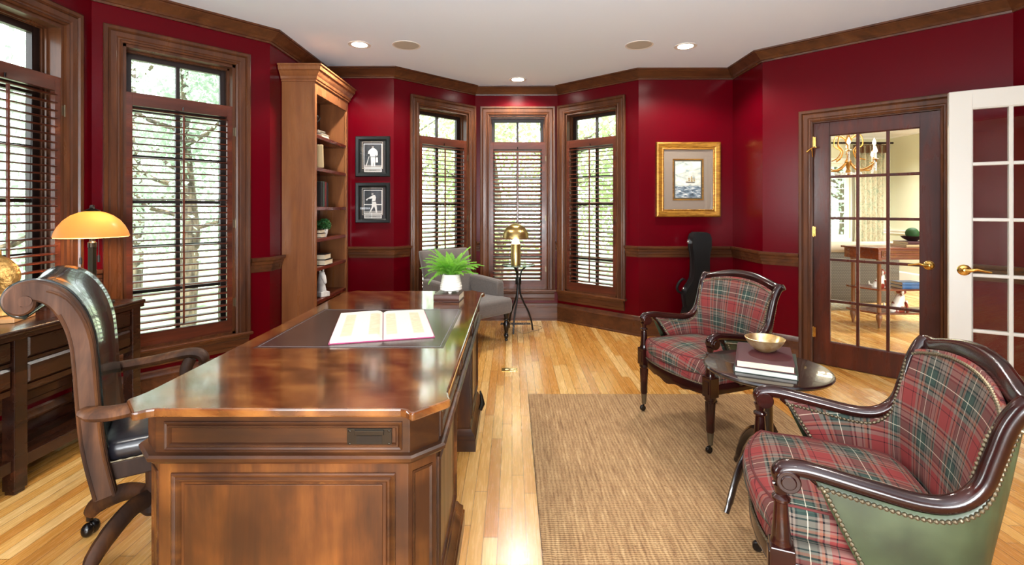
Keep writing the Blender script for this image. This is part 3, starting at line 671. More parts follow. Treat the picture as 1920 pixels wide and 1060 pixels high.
# ------------------------------------------------------------------ swivel desk chair
MT['leather_dark'] = (lambda m: (m.base(m.ramp(m.noise(m.coord(), 6, 4), [(.35, lin('1d211f')), (.7, lin('2f3733'))])), m.bump(m.noise(m.coord(), 160, 2), .1, .001), m.m)[-1])(M('dark_green_leather', rough=.2, Coat_Weight=.5))
MT['leather_black'] = (lambda m: (m.bump(m.noise(m.coord(), 9, 3), .25, .01), m.m)[-1])(M('black_leather', lin('15141a'), .28))
oc = empty('office_chair', (-1.370, 1.97, 0), math.atan2(.545, .84), 'wooden swivel armchair with scrolled leather back between desk and console', 'chair')
def cr(P, n=6):
    """catmull-rom through tuples"""
    P = [Vector(p) for p in P]; out = []
    for i in range(len(P)-1):
        p0, p1, p2, p3 = P[max(i-1, 0)], P[i], P[i+1], P[min(i+2, len(P)-1)]
        for k in range(n):
            t = k/n; out.append(.5*((2*p1)+(p2-p0)*t+(2*p0-5*p1+4*p2-p3)*t*t+(3*p1-p0-3*p2+p3)*t**3))
    out.append(P[-1]); return out
prof = cr([(-.190, .33), (-.222, .50), (-.236, .66), (-.243, .78), (-.252, .875), (-.274, .955), (-.310, 1.018), (-.352, 1.048), (-.390, 1.052), (-.414, 1.036), (-.417, 1.011), (-.400, .993), (-.380, 1.0), (-.373, 1.018), (-.385, 1.026)], 5)
def ribbon(y0, y1, wfun, mat, name):
    """flat board following the side profile"""
    b = MB(); N_ = len(prof); rings = []
    for i, p in enumerate(prof):
        d = (prof[min(i+1, N_-1)]-prof[max(i-1, 0)]).normalized(); nrm = Vector((-d.y, d.x)); hw_ = wfun(i/(N_-1)); e = .006
        a, c = p-nrm*hw_, p+nrm*hw_
        a2, c2 = p-nrm*(hw_-e), p+nrm*(hw_-e)
        rings.append([(a.x, y0+e, a.y), (a2.x, y0, a2.y), (c2.x, y0, c2.y), (c.x, y0+e, c.y), (c.x, y1-e, c.y), (c2.x, y1, c2.y), (a2.x, y1, a2.y), (a.x, y1-e, a.y)])
    b.loft(rings); return b.build(name, mat, oc, smooth=True, ang=30)
wf = lambda t: .032 if t < .55 else max(.010, .032-(t-.55)*.056)
for yc in (-.24, .24): ribbon(yc-.019, yc+.019, wf, MT['chairwood'], 'stile')
for yc, dy in ((-.260, -1), (.260, 1)):
    b = MB(); b.tube([(-.386, yc-.0, 1.022), (-.386, yc+.004*dy, 1.022)], .017, 20); b.build('scroll_boss', MT['chairwood'], oc, smooth=True)
    bd = MB(); P3 = [(p.x+.025, yc-.001*dy, p.y) for p in prof[:38]]; bd.tube([P3[i] for i in range(0, 38, 2)], .005, 6); bd.tube([(p[0]-.050, p[1], p[2]) for p in P3[::2][:14]], .005, 6); bd.build('bead', MT['chairwood'], oc, smooth=True)
b = MB(); NP = 56
def back(u, v, off=.03):
    i = 4+v*(NP-4); k = int(min(i, len(prof)-2)); t = i-k; p = prof[k].lerp(prof[min(k+1, len(prof)-1)], t); d = (prof[min(k+1, len(prof)-1)]-prof[max(k-1, 0)]).normalized(); n_ = Vector((d.y, -d.x))
    y = (u-.5)*.43; dish = off-.022*math.sin(PI*u)*min(1, 3*(1-v)) if off > 0 else off
    return (p.x+n_.x*dish, y, p.y+n_.y*dish)
b.grid(lambda u, v: back(u, v, .03), 12, 50); o1 = b.build('back_upholstery', MT['leather_dark'], oc, smooth=True, solid=.012, ang=70)
b = MB(); b.grid(lambda u, v: back(u, v, -.02), 4, 44); b.build('rear_panel', MT['leather_dark'], oc, smooth=True, solid=.01, ang=70)
b = MB(); b.tube([back(0+.02, .62), back(.25, .62), back(.5, .62), back(.75, .62), back(.98, .62)], .006, 8); b.build('piping', MT['leather_black'], o1, smooth=True)
def rbox(b, x0, x1, y0, y1, z0, z1, r=.03, bulge=.0, n=4, uvs=False):
    """soft box: rounded vertical corners and pillowed top"""
    def outl(ins):
        pts = []
        for cx, cy, a0 in ((x1-r, y1-r, 0), (x0+r, y1-r, PI/2), (x0+r, y0+r, PI), (x1-r, y0+r, 1.5*PI)):
            for k in range(n+1):
                a = a0+PI/2*k/n; pts.append((cx+(r-ins)*math.cos(a), cy+(r-ins)*math.sin(a)))
        return pts
    e = min(r*.8, (z1-z0)*.4); rings = []
    for k in range(4): a = PI/2*k/3; rings.append([(x, y, z0+e-e*math.cos(a)) for x, y in outl(e*(1-math.sin(a)))])
    for k in range(4): a = PI/2*k/3; rings.append([(x, y, z1-e+e*math.sin(a)) for x, y in outl(e*(1-math.cos(a)))])
    if bulge:
        cx, cy = (x0+x1)/2, (y0+y1)/2
        for s_ in (.8, .55, .3, .05): rings.append([(cx+(x-cx)*s_, cy+(y-cy)*s_, z1+bulge*(1-s_**2)) for x, y in outl(e)])
    return b.loft(rings)
b = MB(); rbox(b, -.21, .135, -.225, .225, .425, .50, .05, .015); b.build('seat', MT['leather_black'], oc, smooth=True, ang=60)
b = MB(); b.box(-.21, .125, -.222, .222, .365, .43); b.build('seat_frame', MT['chairwood'], oc, bevel=.006)
b = MB()
def bead_line(pts, r=.005, pitch=.014):
    """continuous cord of nailheads along a polyline"""
    P = [Vector(p) for p in pts]; L = [0]
    for a, c in zip(P, P[1:]): L.append(L[-1]+(c-a).length)
    n = max(2, int(L[-1]/pitch)); out = []; rad = []
    def atl(d):
        for i in range(len(P)-1):
            if L[i+1] >= d: return P[i].lerp(P[i+1], (d-L[i])/max(1e-9, L[i+1]-L[i]))
        return P[-1]
    for k in range(n*4+1): out.append(tuple(atl(L[-1]*k/(n*4)))); rad.append(r*(.35, .82, 1, .82)[k % 4])
    return out, rad
for s in (-1, 1):
    b = MB(); b.tube(*bead_line([(-.20, s*.227, .434), (.115, s*.227, .434)], .005, .03), n=6); b.build('nailhead_trim', MT['oldbrass'], oc, smooth=True)
for s in (-1, 1):
    b = MB(); ap = cr([(-.235, s*.255, .635), (-.215, s*.285, .632), (-.16, s*.303, .63), (-.09, s*.300, .635), (0, s*.284, .648), (.055, s*.272, .653), (.09, s*.264, .640), (.10, s*.260, .612), (.085, s*.257, .592)], 4)
    b.tube([tuple(p) for p in ap], [.026]*4+[.031]*(len(ap)-10)+[.030, .028, .026, .022, .02, .014], 12, flat=(1.2, .72))
    b.tube([tuple(p) for p in cr([(.05, s*.268, .63), (.03, s*.264, .58), (.04, s*.262, .50), (.075, s*.246, .42), (.075, s*.240, .375)], 4)], .021, 10, flat=(.8, 1.2)); b.build('armrest', MT['chairwood'], oc, smooth=True)
MB().lathe([(.06, .36), (.06, .34), (.03, .33), (.028, .22), (.045, .20), (.05, .13), (.035, .11)], (-.07, 0, 0), n=20).build('pedestal', MT['chairwood'], oc, smooth=True)
for a_ in (53, 143, 233, 323):
    a = math.radians(a_); c_, s_ = math.cos(a), math.sin(a); b = MB().at((-.07, 0, 0))
    b.tube([tuple(p) for p in cr([(.02*c_, .02*s_, .175), (.10*c_, .10*s_, .185), (.18*c_, .18*s_, .160), (.25*c_, .25*s_, .118), (.275*c_, .275*s_, .085)], 4)], [.032]*10+[.03, .03, .028, .028, .026, .024, .022], 8, flat=(.85, 1.1))
    lg = b.build('leg', MT['chairwood'], oc, smooth=True, ang=50)
    b = MB().at((-.07, 0, 0)); b.tube([(.275*c_, .275*s_, .10), (.275*c_, .275*s_, .06)], .012, 10); cx, cy = .272*c_, .272*s_
    b.ball((cx-.012*s_, cy+.012*c_, .028), .028, 14, 8, (.8, .8, 1)); b.ball((cx+.014*s_, cy-.014*c_, .028), .028, 14, 8, (.8, .8, 1)); b.build('caster', MT['ebony'], lg, smooth=True)
# ------------------------------------------------------------------ bookcase
BX0, BX1, BY0, BY1 = -1.940, -1.66, 4.075, 4.895
bc = empty('bookcase', (BX0, BY0, 0), 0, 'tall cherry wood bookcase with open shelves against the left wall', 'bookcase')
dx, dy = BX1-BX0, BY1-BY0
for y0 in (0, dy-.022): B(0, dx-.02, y0, y0+.022, 0, 2.40).build('side_panel', MT['cherry'], bc, bevel=.001)
B(0, .008, .022, dy-.022, .08, 2.39).build('back_panel', MT['cherry_dark'], bc)
b = MB(); b.box(dx-.02, dx, 0, .042, 0, 2.40).box(dx-.02, dx, dy-.042, dy, 0, 2.40).box(dx-.02, dx, .042, dy-.042, 2.29, 2.40).box(dx-.02, dx, .042, dy-.042, 0, .10); b.build('face_frame', MT['cherry'], bc, bevel=.002)
B(.0, dx-.02, .022, dy-.022, 2.36, 2.40).build('top_panel', MT['cherry'], bc)
SH = [.10, .520, .805, 1.054, 1.329, 1.668, 1.948]
MT['cherry_y'] = wood('cherry_shelf', '3c1710', '5c2819', '763724', 'Y', .25, .8, .4, .2)
for z in SH: B(.008, dx-.006, .022, dy-.022, z-.03, z).build('shelf', MT['cherry_y'], bc, bevel=.003)
CRB = [(0, 2.385), (.014, 2.385), (.016, 2.40), (.024, 2.404), (.030, 2.425), (.050, 2.448), (.056, 2.462), (.070, 2.470), (.074, 2.484), (.074, 2.50), (.086, 2.504), (.086, 2.515), (0, 2.515)]
b = MB(); b.sweep([(0.005, 0, 0), (dx, 0, 0), (dx, dy-.0, 0)][::-1], [(-a, z) for a, z in CRB] if False else CRB) if False else b.sweep([(.002, 0, 0), (dx, 0, 0), (dx, dy, 0)], CRB)
b.prism([(0, 0), (dx, 0), (dx, dy), (0, dy)], 2.50, 2.512); b.build('crown_moulding', MT['cherry'], bc, smooth=True, ang=20)
def sb(y, z): return (0, y, z)
# things on the shelves
book((-1.775, 4.36, 1.949), -.05, .20, .15, .030, MT['cover_white'], 'thick cream book at the bottom of the pile on the top shelf', 'books piled on the top shelf')
book((-1.780, 4.345, 1.980), -.02, .185, .14, .014, MT['cover_black'], 'thin dark book in the middle of the pile on the top shelf', 'books piled on the top shelf')
book((-1.790, 4.335, 1.995), -.08, .185, .14, .013, MT['cover_white'], 'thin white book on top of the pile on the top shelf', 'books piled on the top shelf')
f = empty('figurine', (-1.775, 4.365, 2.009), .4, 'small dark figurine standing on the books of the top shelf', 'figurine')
b = MB(); b.lathe([(.022, 0), (.024, .006), (.012, .014), (.010, .04), (.017, .06), (.020, .085), (.010, .10)], n=12); b.ball((0, 0, .118), .020); b.ball((.014, 0, .135), .016); b.tube([(0, 0, .08), (.03, .01, .10), (.045, .01, .13)], [.008, .007, .004], 8)
b.build('body', MT['iron'], f, smooth=True)
f = empty('book', (-1.725, 4.235, 1.672), 0, 'cream old book leaning upright on the second shelf from the top', 'book')
b = MB(); b.at((0, 0, 0), (0, 0, 0)); b.prism([(-.075, -.011), (.075, -.011), (.075, .011), (-.075, .011)], 0, .20); b.build('cover', MT['cover_cream'], f, bevel=.004); f.rotation_euler = (math.radians(5), 0, .05)
for k, (cv, lb, h) in enumerate(((MT['cover_black'], 'first dark upright book nearest the side panel on the middle shelf', .22), (MT['cover_green'], 'dark green upright book, second from the side panel on the middle shelf', .225), (MT['cover_red'], 'dark red upright book among black ones on the middle shelf', .222), (MT['cover_black'], 'black upright book at the far end of the middle shelf row', .218))):
    f = empty('book', (-1.74, 4.27+k*.040, 1.3305), 0, lb, 'book', 'upright books on the middle shelf')
    b = MB(); b.prism([(-.07, -.017), (.06, -.017), (.068, -.011), (.070, 0), (.068, .011), (.06, .017), (-.07, .017)], 0, h); b.build('cover', cv, f, bevel=.001)
    B(-.0705, .058, -.014, .014, .004, h+.0005).build('pages', MT['pages'], f)
pp = empty('potted_plant', (-1.735, 4.45, 1.0555), 0, 'small green bush in a white pot on the bookcase shelf', 'plant')
MB().lathe([(.001, 0), (.026, 0), (.036, .03), (.042, .07), (.038, .072), (.034, .06), (.001, .058)], n=24).build('pot', MT['ceramic'], pp, smooth=True, ang=50)
MT['bush'] = leafmat('dark_bush_green', '1f4a24', '3f7a3c'); b = MB(); rnd = random.Random(5)
for k in range(520):
    d = Vector((rnd.gauss(0, 1), rnd.gauss(0, 1), rnd.gauss(.25, .8))).normalized(); P = Vector((0, 0, .105))+Vector((d.x*.066, d.y*.072, d.z*.055))*rnd.uniform(.45, 1); P.z = max(P.z, .068); l = .016; e = d.orthogonal(); e.rotate(Matrix.Rotation(rnd.uniform(0, 6), 3, d)); d2 = (d+e*.6).normalized()
    b.F([b.V(P), b.V(P+d2*l*.5+e.cross(d)*l*.4), b.V(P+d2*l), b.V(P+d2*l*.5-e.cross(d)*l*.4)])
b.build('foliage', MT['bush'], pp, fix=False)
book((-1.765, 4.325, 1.0555), .05, .16, .12, .038, MT['cover_black'], 'lower dark book lying beside the small potted plant')
book((-1.77, 4.33, 1.0945), 0, .15, .11, .030, MT['cover_brown'], 'upper dark brown book lying beside the small potted plant')
book((-1.755, 4.40, .8065), -.05, .19, .17, .048, MT['cover_black'], 'thick book with cream pages and black covers, lower of two on the fifth shelf')
book((-1.76, 4.395, .8555), .03, .18, .16, .048, MT['cover_black'], 'thick book with cream pages and black covers, upper of two on the fifth shelf')
hb = empty('horse_bust', (-1.725, 4.38, .521), math.radians(-35), 'white horse head bust on the bookcase shelf just above the desk', 'sculpture')
MT['marble'] = (lambda m: (m.base(m.ramp(m.noise(m.coord(), 14, 4), [(.4, lin('b7b3b0')), (.6, lin('dedbd6'))])), m.m)[-1])(M('aged_white_plaster', rough=.7))
b = MB(); b.box(-.062, .062, -.045, .045, 0, .045); b.build('base', MT['marble'], hb, bevel=.005)
b = MB(); b.loft([[(cx+rx*math.cos(2*PI*k/14), ry*math.sin(2*PI*k/14), z) for k in range(14)] for cx, z, rx, ry in ((0, .044, .052, .038), (-.004, .09, .046, .032), (-.006, .13, .040, .026), (0, .17, .036, .024), (.006, .20, .034, .023), (.010, .218, .026, .018), (.010, .226, .008, .006))])
b.tube([(0, 0, .20), (.026, 0, .180), (.046, 0, .150), (.056, 0, .128), (.060, 0, .118)], [.024, .024, .017, .015, .009], 12)
for s in (-1, 1): b.tube([(0, s*.014, .212), (.002, s*.018, .236), (.010, s*.018, .25)], [.008, .007, .001], 8)
for k in range(7): b.ball((-.036+.003*k, 0, .08+k*.022), .013, 8, 6)
b.build('head', MT['marble'], hb, smooth=True)

# ------------------------------------------------------------------ wall pictures
def frame(name, x0, x1, z0, z1, y, wd, dp, prof, mat, root_label, cat, group=None):
    r = empty(name, ((x0+x1)/2, y, (z0+z1)/2), 0, root_label, cat, group); w2, h2 = (x1-x0)/2, (z1-z0)/2
    P = [(-w2, 0, -h2), (-w2, 0, h2), (w2, 0, h2), (w2, 0, -h2)]
    MB().sweep(P, prof, (0, -1, 0), closed=True).build('frame', mat, r, smooth=True, ang=25); return r, w2, h2
def flat(nm, r, x0, x1, z0, z1, y, mat, t=.0015): return B(x0, x1, y, y+t, z0, z1).build(nm, mat, r)
def player(m_name, swing):
    """grey photograph of a ballplayer, as relief-free flat shapes"""
for (z0, z1, lb, sw) in ((1.637, 2.047, 'black framed photograph of a baseball player leaning on a bat, upper of two', 0), (1.168, 1.576, 'black framed photograph of a baseball player swinging a bat, lower of two', 1)):
    r, w2, h2 = frame('framed_photograph', -1.587, -1.239, z0, z1, 4.923, 0, 0, [(0, 0), (0, .024), (.006, .030), (.030, .026), (.040, .018), (.046, .012), (.046, 0)], MT['blackpaint'], lb, 'picture', 'framed baseball photographs')
    flat('mat_board', r, -w2+.045, w2-.045, -h2+.045, h2-.045, -.006, simple('black_mat_board', '15191b', .7))
    G1 = simple('silver_fillet', 'b9ab98', .5)
    b = MB(); b.sweep([(-.110, -.0065, -.125), (-.110, -.0065, .150), (.100, -.0065, .150), (.100, -.0065, -.125)], [(0, 0), (0, .001), (.004, .001), (.004, 0)], (0, -1, 0), closed=True); b.build('fillet', G1, r)
    flat('photo_border', r, -.094, .094, -.115, .130, -.0085, simple('white_print_border', 'd6d3cd', .6), .001)
    bgm = M('dark_photo_ground', rough=.6); bgm.base(bgm.ramp(bgm.noise(bgm.coord(), 9, 4), [(.4, lin('10161a')), (.65, lin('303a40'))]))
    flat('photograph', r, -.088, .088, -.108, .124, -.0098, bgm.m, .001)
    gm = simple('photo_uniform_grey', 'c9c9c4', .6); sk = simple('photo_face_grey', '8a8783', .6); dk = simple('photo_dark_grey', '1c1d1f', .6)
    def poly(nm, pts, mat, y=-.0106): 
        b = MB(); a = [b.V((x, y, z)) for x, z in pts]; c = [b.V((x, y+.0006, z)) for x, z in pts]; n = len(pts); b.F(a); b.F(c[::-1])
        for k in range(n): b.F((a[k], a[(k+1) % n], c[(k+1) % n], c[k]))
        return b.build(nm, mat, r)
    if not sw:
        poly('field', [(-.088, -.108), (.088, -.108), (.088, -.09), (-.088, -.085)], sk, -.0101)
        poly('player', [(-.018, -.10), (-.022, -.01), (-.034, .03), (-.05, .025), (-.046, .055), (-.022, .078), (-.008, .085), (.012, .085), (.03, .075), (.048, .05), (.05, .02), (.04, .0), (.03, .02), (.022, -.01), (.024, -.10), (.008, -.10), (.004, -.04), (0, -.10)], gm)
        poly('glove_and_legs', [(.028, -.06), (.03, -.01), (.05, -.01), (.052, -.06)], gm); poly('face', [(-.010, .084), (-.010, .106), (.010, .106), (.010, .084)], sk); poly('cap', [(-.013, .103), (-.010, .114), (.010, .114), (.012, .103)], dk, -.0108)
        poly('belt', [(-.024, -.008), (-.024, -.002), (.024, -.002), (.024, -.008)], dk, -.0108); poly('bat', [(-.074, -.10), (-.066, -.10), (-.036, .0), (-.040, .002)], gm)
    else:
        poly('stands', [(-.088, -.022), (-.088, -.014), (.088, -.014), (.088, -.022)], gm, -.0101); poly('field', [(-.088, -.108), (-.088, -.085), (.088, -.08), (.088, -.108)], sk, -.0101)
        poly('player', [(-.036, -.098), (-.03, -.103), (.0, -.055), (.012, -.035), (.022, -.060), (.03, -.10), (.044, -.10), (.040, -.05), (.034, -.005), (.026, .02), (.032, .055), (.022, .078), (.0, .076), (-.03, .058), (-.046, .050), (-.046, .040), (-.026, .040), (-.004, .046), (-.008, .012), (-.006, -.01), (-.012, -.045)], gm)
        poly('face', [(-.012, .078), (-.014, .098), (.004, .102), (.008, .082)], sk); poly('cap', [(-.016, .096), (-.008, .108), (.008, .106), (.008, .098)], dk, -.0108)
        poly('belt', [(-.008, .008), (-.008, .014), (.028, .020), (.028, .013)], dk, -.0108); poly('bat', [(-.046, .042), (-.05, .048), (-.072, .032), (-.060, .020)], gm, -.0109)
    flat('caption_plate', r, -.088, .088, -.158, -.120, -.0085, simple('white_plate_border', 'd6d3cd', .6), .001)
    flat('caption', r, -.080, .080, -.152, -.126, -.0095, simple('brushed_grey_plate', '8d8c88', .4), .001)
    cm = MB()
    for k in range(9): cm.box(-.035+k*.008, -.030+k*.008, -.0101, -.0096, -.142, -.137)
    cm.build('caption_text', dk, r)
    flat('glass', r, -w2+.042, w2-.042, -h2+.042, h2-.042, -.0135, MT['pictureglass'], .001)
# ship print
MT['goldleaf'] = (lambda m: (m.base(m.ramp(m.noise(m.coord('Object', (4, 4, 20)), 4, 4), [(.35, lin('875a1e')), (.65, lin('b5822f'))])), m.m)[-1])(M('gold_leaf', rough=.36, metal=.5))
r, w2, h2 = frame('framed_print', 1.477, 2.136, 1.227, 1.995, 4.974, 0, 0, [(0, 0), (0, .022), (.006, .034), (.018, .038), (.045, .030), (.060, .022), (.066, .024), (.066, 0)], MT['goldleaf'], 'gold framed watercolour of a sailing ship on the right wall', 'picture')
b = MB()
for (a, c) in (((-w2+.072, -h2+.072), (-w2+.072, h2-.072)), ((-w2+.072, h2-.072), (w2-.072, h2-.072)), ((w2-.072, h2-.072), (w2-.072, -h2+.072)), ((w2-.072, -h2+.072), (-w2+.072, -h2+.072))):
    L_ = math.dist(a, c); n = int(L_/.012)*4; b.tube([(a[0]+(c[0]-a[0])*k/n, -.022, a[1]+(c[1]-a[1])*k/n) for k in range(n+1)], [(.004, .0065, .0075, .0065)[k % 4] for k in range(n+1)], 6)
b.build('beaded_slip', MT['goldleaf'], r, smooth=True)
flat('mat_board', r, -w2+.064, w2-.064, -h2+.064, h2-.064, -.008, simple('taupe_mat_board', '85786a', .7))
b = MB(); b.sweep([(-.158, -.0095, -.212), (-.158, -.0095, .212), (.158, -.0095, .212), (.158, -.0095, -.212)], [(0, 0), (0, .004), (.008, .004), (.012, 0)], (0, -1, 0), closed=True); b.build('fillet', MT['goldleaf'], r)
flat('inner_mat', r, -.148, .148, -.202, .202, -.0085, simple('dark_inner_mat', '4a4536', .7), .0005)
m = M('watercolour_sea', rough=.6); sp = m.n('SeparateXYZ'); m.l(m.coord('Object'), sp.inputs[0])
sk_ = m.ramp(m.noise(m.coord('Object', (7, 1, 12)), 1.4, 5, .6, .5), [(.36, lin('8fa3a2')), (.5, lin('cfd2c4')), (.6, lin('ebe8da'))])
se_ = m.ramp(m.noise(m.coord('Object', (9, 1, 34)), 1.6, 5, .65, .6), [(.36, lin('33424c')), (.5, lin('6d8290')), (.62, lin('d3d8d4'))])
m.base(m.mix(m.ramp(sp.outputs[2], [(0, (0, 0, 0)), (1, (1, 1, 1))]), se_, sk_))
rr = [n_ for n_ in m.t.nodes if n_.bl_idname == 'ShaderNodeValToRGB'][-1]; rr.color_ramp.elements[0].position = 0.001; rr.color_ramp.elements[1].position = .02
mm_ = m.n('Math', operation='ADD'); m.l(sp.outputs[2], mm_.inputs[0]); mm_.inputs[1].default_value = .075; m.l(mm_.outputs[0], rr.inputs[0])
flat('print', r, -.130, .130, -.186, .186, -.0095, m.m, .001)
b = MB()
def sail(x, z, w_, h_): b.F([b.V((x, -.0102, z)), b.V((x+w_, -.0102, z-.001)), b.V((x+w_*.85, -.0102, z+h_)), b.V((x+w_*.1, -.0102, z+h_*.9))])
for x, z, w_, h_ in ((.0, -.018, .022, .018), (.0, .002, .020, .016), (.026, -.022, .024, .02), (.027, 0, .022, .02), (.028, .021, .016, .012), (.054, -.018, .018, .018), (.055, .002, .014, .012), (-.02, -.02, .016, .01)): sail(x, z, w_, h_)
b.build('ship_sails', simple('sepia_sails', 'a89468', .7), r, fix=False)
b = MB(); v_ = [b.V(p) for p in ((-.03, -.0103, -.024), (.072, -.0103, -.024), (.066, -.0103, -.034), (-.018, -.0103, -.034))]; b.F(v_)
for x in (.011, .038, .062): b.box(x-.0008, x+.0008, -.0104, -.0100, -.024, .034)
b.build('ship_hull', simple('dark_ship_ink', '4d4636', .7), r, fix=False)
flat('glass', r, -w2+.064, w2-.064, -h2+.064, h2-.064, -.016, MT['pictureglass'], .001)

# ------------------------------------------------------------------ grey linen armchair in the bay
m = M('grey_linen', rough=.9); m.base(m.mix(.5, m.ramp(m.noise(m.coord('Object', (1, 1, 14)), 40, 2), [(.35, lin('4b4440')), (.65, lin('69615b'))]), m.ramp(m.noise(m.coord('Object', (14, 14, 1)), 40, 2), [(.35, lin('4b4440')), (.65, lin('69615b'))])))
m.b.inputs['Sheen Weight'].default_value = .3; m.bump(m.noise(m.coord(), 300, 2), .2, .001); MT['linen'] = m.m
# local: x forward, y left
gc = empty('armchair', (-.215-.245, 4.56+.245, 0), -PI/4, 'grey linen upholstered armchair with black turned legs by the bay windows', 'armchair')
b = MB(); rbox(b, -.30, .34, -.335, .335, .275, .43, .045, .022, 5); b.build('seat', MT['linen'], gc, smooth=True, ang=60)
b = MB()
def bk(u, v, s): 
    y = (u-.5)*(.52+.09*v); z = .30+.585*v; x = -.20-.13*v; return (x+s*(.035+.012*math.sin(PI*u)*math.sin(PI*v)), y, z)
rings = []
for k in range(11):
    v = k/10; hw_ = (.26+.045*v); x = -.215-.135*v; z = .28+.60*v; th = .055*(1 if k < 10 else .75); pr = []
    for q_ in range(24):
        a = 2*PI*q_/24; cc, ss = math.cos(a), math.sin(a); e_ = .45
        pr.append((x+th*(abs(cc)**e_)*(1 if cc > 0 else -1)+(.012*(1-abs(ss)) if cc > 0 else 0), hw_*(abs(ss)**.3)*(1 if ss > 0 else -1), z))
    rings.append(pr)
rings.append([(-.35+(p[0]+.35)*.6, p[1]*.96, .888) for p in rings[-1]])
b.loft(rings); b.build('backrest', MT['linen'], gc, smooth=True, ang=60)
for s in (-1, 1):
    b = MB(); rings = []
    for x, zt in ((-.26, .620), (-.10, .612), (.08, .60), (.185, .592), (.20, .575)):
        y0, y1 = s*.245, s*.335; q_ = [(x, y0, .30), (x, y1, .30), (x, y1, zt-.02), (x, y1-s*.02, zt), (x, y0+s*.02, zt), (x, y0, zt-.02)]; rings.append(q_)
    b.loft(rings); b.build('armrest', MT['linen'], gc, smooth=True, bevel=.012, ang=30)
LEG = [(.001, 0), (.013, 0), (.017, .012), (.013, .02), (.020, .035), (.024, .055), (.016, .07), (.021, .076), (.016, .082), (.020, .10), (.028, .14), (.030, .17), (.022, .19), (.019, .20), (.026, .207), (.026, .215), (.020, .222), (.024, .24), (.028, .278), (.001, .278)]
for x, y in ((.285, .285), (.285, -.285), (-.25, .25), (-.25, -.25)): MB().lathe(LEG, (x, y, 0), 18).build('leg', MT['ebony'], gc, smooth=True, ang=45)

# ------------------------------------------------------------------ bay side table with brass lamp
st = empty('side_table', (.068, 5.20, 0), 0, 'small round glass topped side table with bent dark metal legs in the bay', 'table')
MT['tableglass'] = (lambda m: m.m)(M('green_glass_top', lin('6f8a80'), .06, Transmission_Weight=.75, IOR=1.45))
MB().lathe([(.001, .70), (.178, .70), (.18, .705), (.178, .711), (.001, .711)], n=48).build('glass_top', MT['tableglass'], st, smooth=True, ang=30)
for a_ in (10, 130, 250):
    a = math.radians(a_); c_, s_ = math.cos(a), math.sin(a)
    b = MB(); b.tube([tuple(p) for p in cr([(.125*c_, .125*s_, .698), (.085*c_, .085*s_, .685), (.035*c_, .035*s_, .64), (.018*c_, .018*s_, .54), (.018*c_, .018*s_, .42), (.05*c_, .05*s_, .32), (.11*c_, .11*s_, .20), (.145*c_, .145*s_, .09), (.158*c_, .158*s_, 0)], 4)], .0095, 8); b.build('leg', MT['iron'], st, smooth=True)
MB().lathe([(.03, .5), (.032, .51), (.032, .56), (.03, .57)], n=16).build('collar', MT['iron'], st, smooth=True)
ml = empty('mushroom_lamp', (.04, 5.18, .7115), 0, 'brushed brass mushroom table lamp on the glass side table', 'lamp')
MT['brushed'] = (lambda m: (m.m))(M('brushed_brass', lin('b59a62'), .28, 1., Anisotropic=.7))
MB().lathe([(.001, 0), (.051, 0), (.053, .003), (.053, .205), (.050, .215), (.049, .222), (.001, .222)], n=40).build('stem', MT['brushed'], ml, smooth=True, ang=30)
m = M('opal_glass', lin('f4efe2'), .4); m.b.inputs['Emission Color'].default_value = (1, .9, .75, 1); m.b.inputs['Emission Strength'].default_value = .8
MB().lathe([(.048, .222), (.044, .235), (.030, .285), (.026, .30), (.001, .302)], n=32).build('diffuser', m.m, ml, smooth=True, ang=50)
dm = [(.139*math.cos(t), .290+.152*math.sin(t)) for t in [PI/2*k/14 for k in range(14)]]+[(.012, .4415), (.008, .446), (.001, .447)]
MB().lathe([(.139, .286)]+dm+[(r-.003 if r > .01 else r, z-.003) for r, z in dm[::-1]], n=48, cap=False).build('shade', MT['brushed'], ml, smooth=True, ang=50)
light('mushroom_bulb', 'POINT', (.04, 5.18, 1.035), 2.5, (1, .85, .6), shadow_soft_size=.03)
cb = MB(); cb.tube([tuple(p) for p in cr([(-.10, 5.02, .30), (-.02, 5.03, .12), (.10, 5.05, .012), (.22, 5.16, .004), (.30, 5.24, .004), (.33, 5.34, .004), (.25, 5.42, .004), (.12, 5.5, .004)], 5)], .0028, 6)
tag(cb.build('lamp_cord', simple('clear_brown_cord', '8a7458', .4), smooth=True), 'thin lamp cord looping over the floor by the side table foot', 'cord')

# ------------------------------------------------------------------ guitar case
MT['case'] = (lambda m: (m.bump(m.noise(m.coord(), 260, 3), .3, .001), m.m)[-1])(M('black_textured_case', lin('0b0c0d'), .6, Specular_IOR_Level=.25))
gcs = empty('guitar_case', (1.857, 4.785, 0), 0, 'black guitar case standing upright against the right corner wall', 'guitar case')
hp = [(.155, .0), (.185, .03), (.20, .10), (.196, .19), (.165, .27), (.150, .33), (.160, .40), (.168, .455), (.150, .51), (.110, .57), (.084, .62), (.076, .70), (.076, .82), (.084, .88), (.094, .93), (.095, 1.02), (.080, 1.062), (.05, 1.08)]
outl = [(x, z) for x, z in hp]+[(-x, z) for x, z in hp[::-1]]
def slab(y0, y1, gro=0, mat=None, nm='shell'):
    b = MB(); n = len(outl); f = lambda x, z, g: (x*(1-g*4)+0, z if z < .01 else z-(g if z > 1 else 0))
    rings = []
    for y, g in ((y0, .012), (y0+.012, 0), (y1-.012, 0), (y1, .012)): rings.append([(x*(1-g*1.2), y, (z-.54)*(1-g)+.54+(.006 if g else 0)) for x, z in outl])
    b.loft(rings); return b.build(nm, mat or MT['case'], gcs, smooth=True, ang=40)
slab(-.066, .03, nm='lid'); slab(.032, .068, nm='shell')
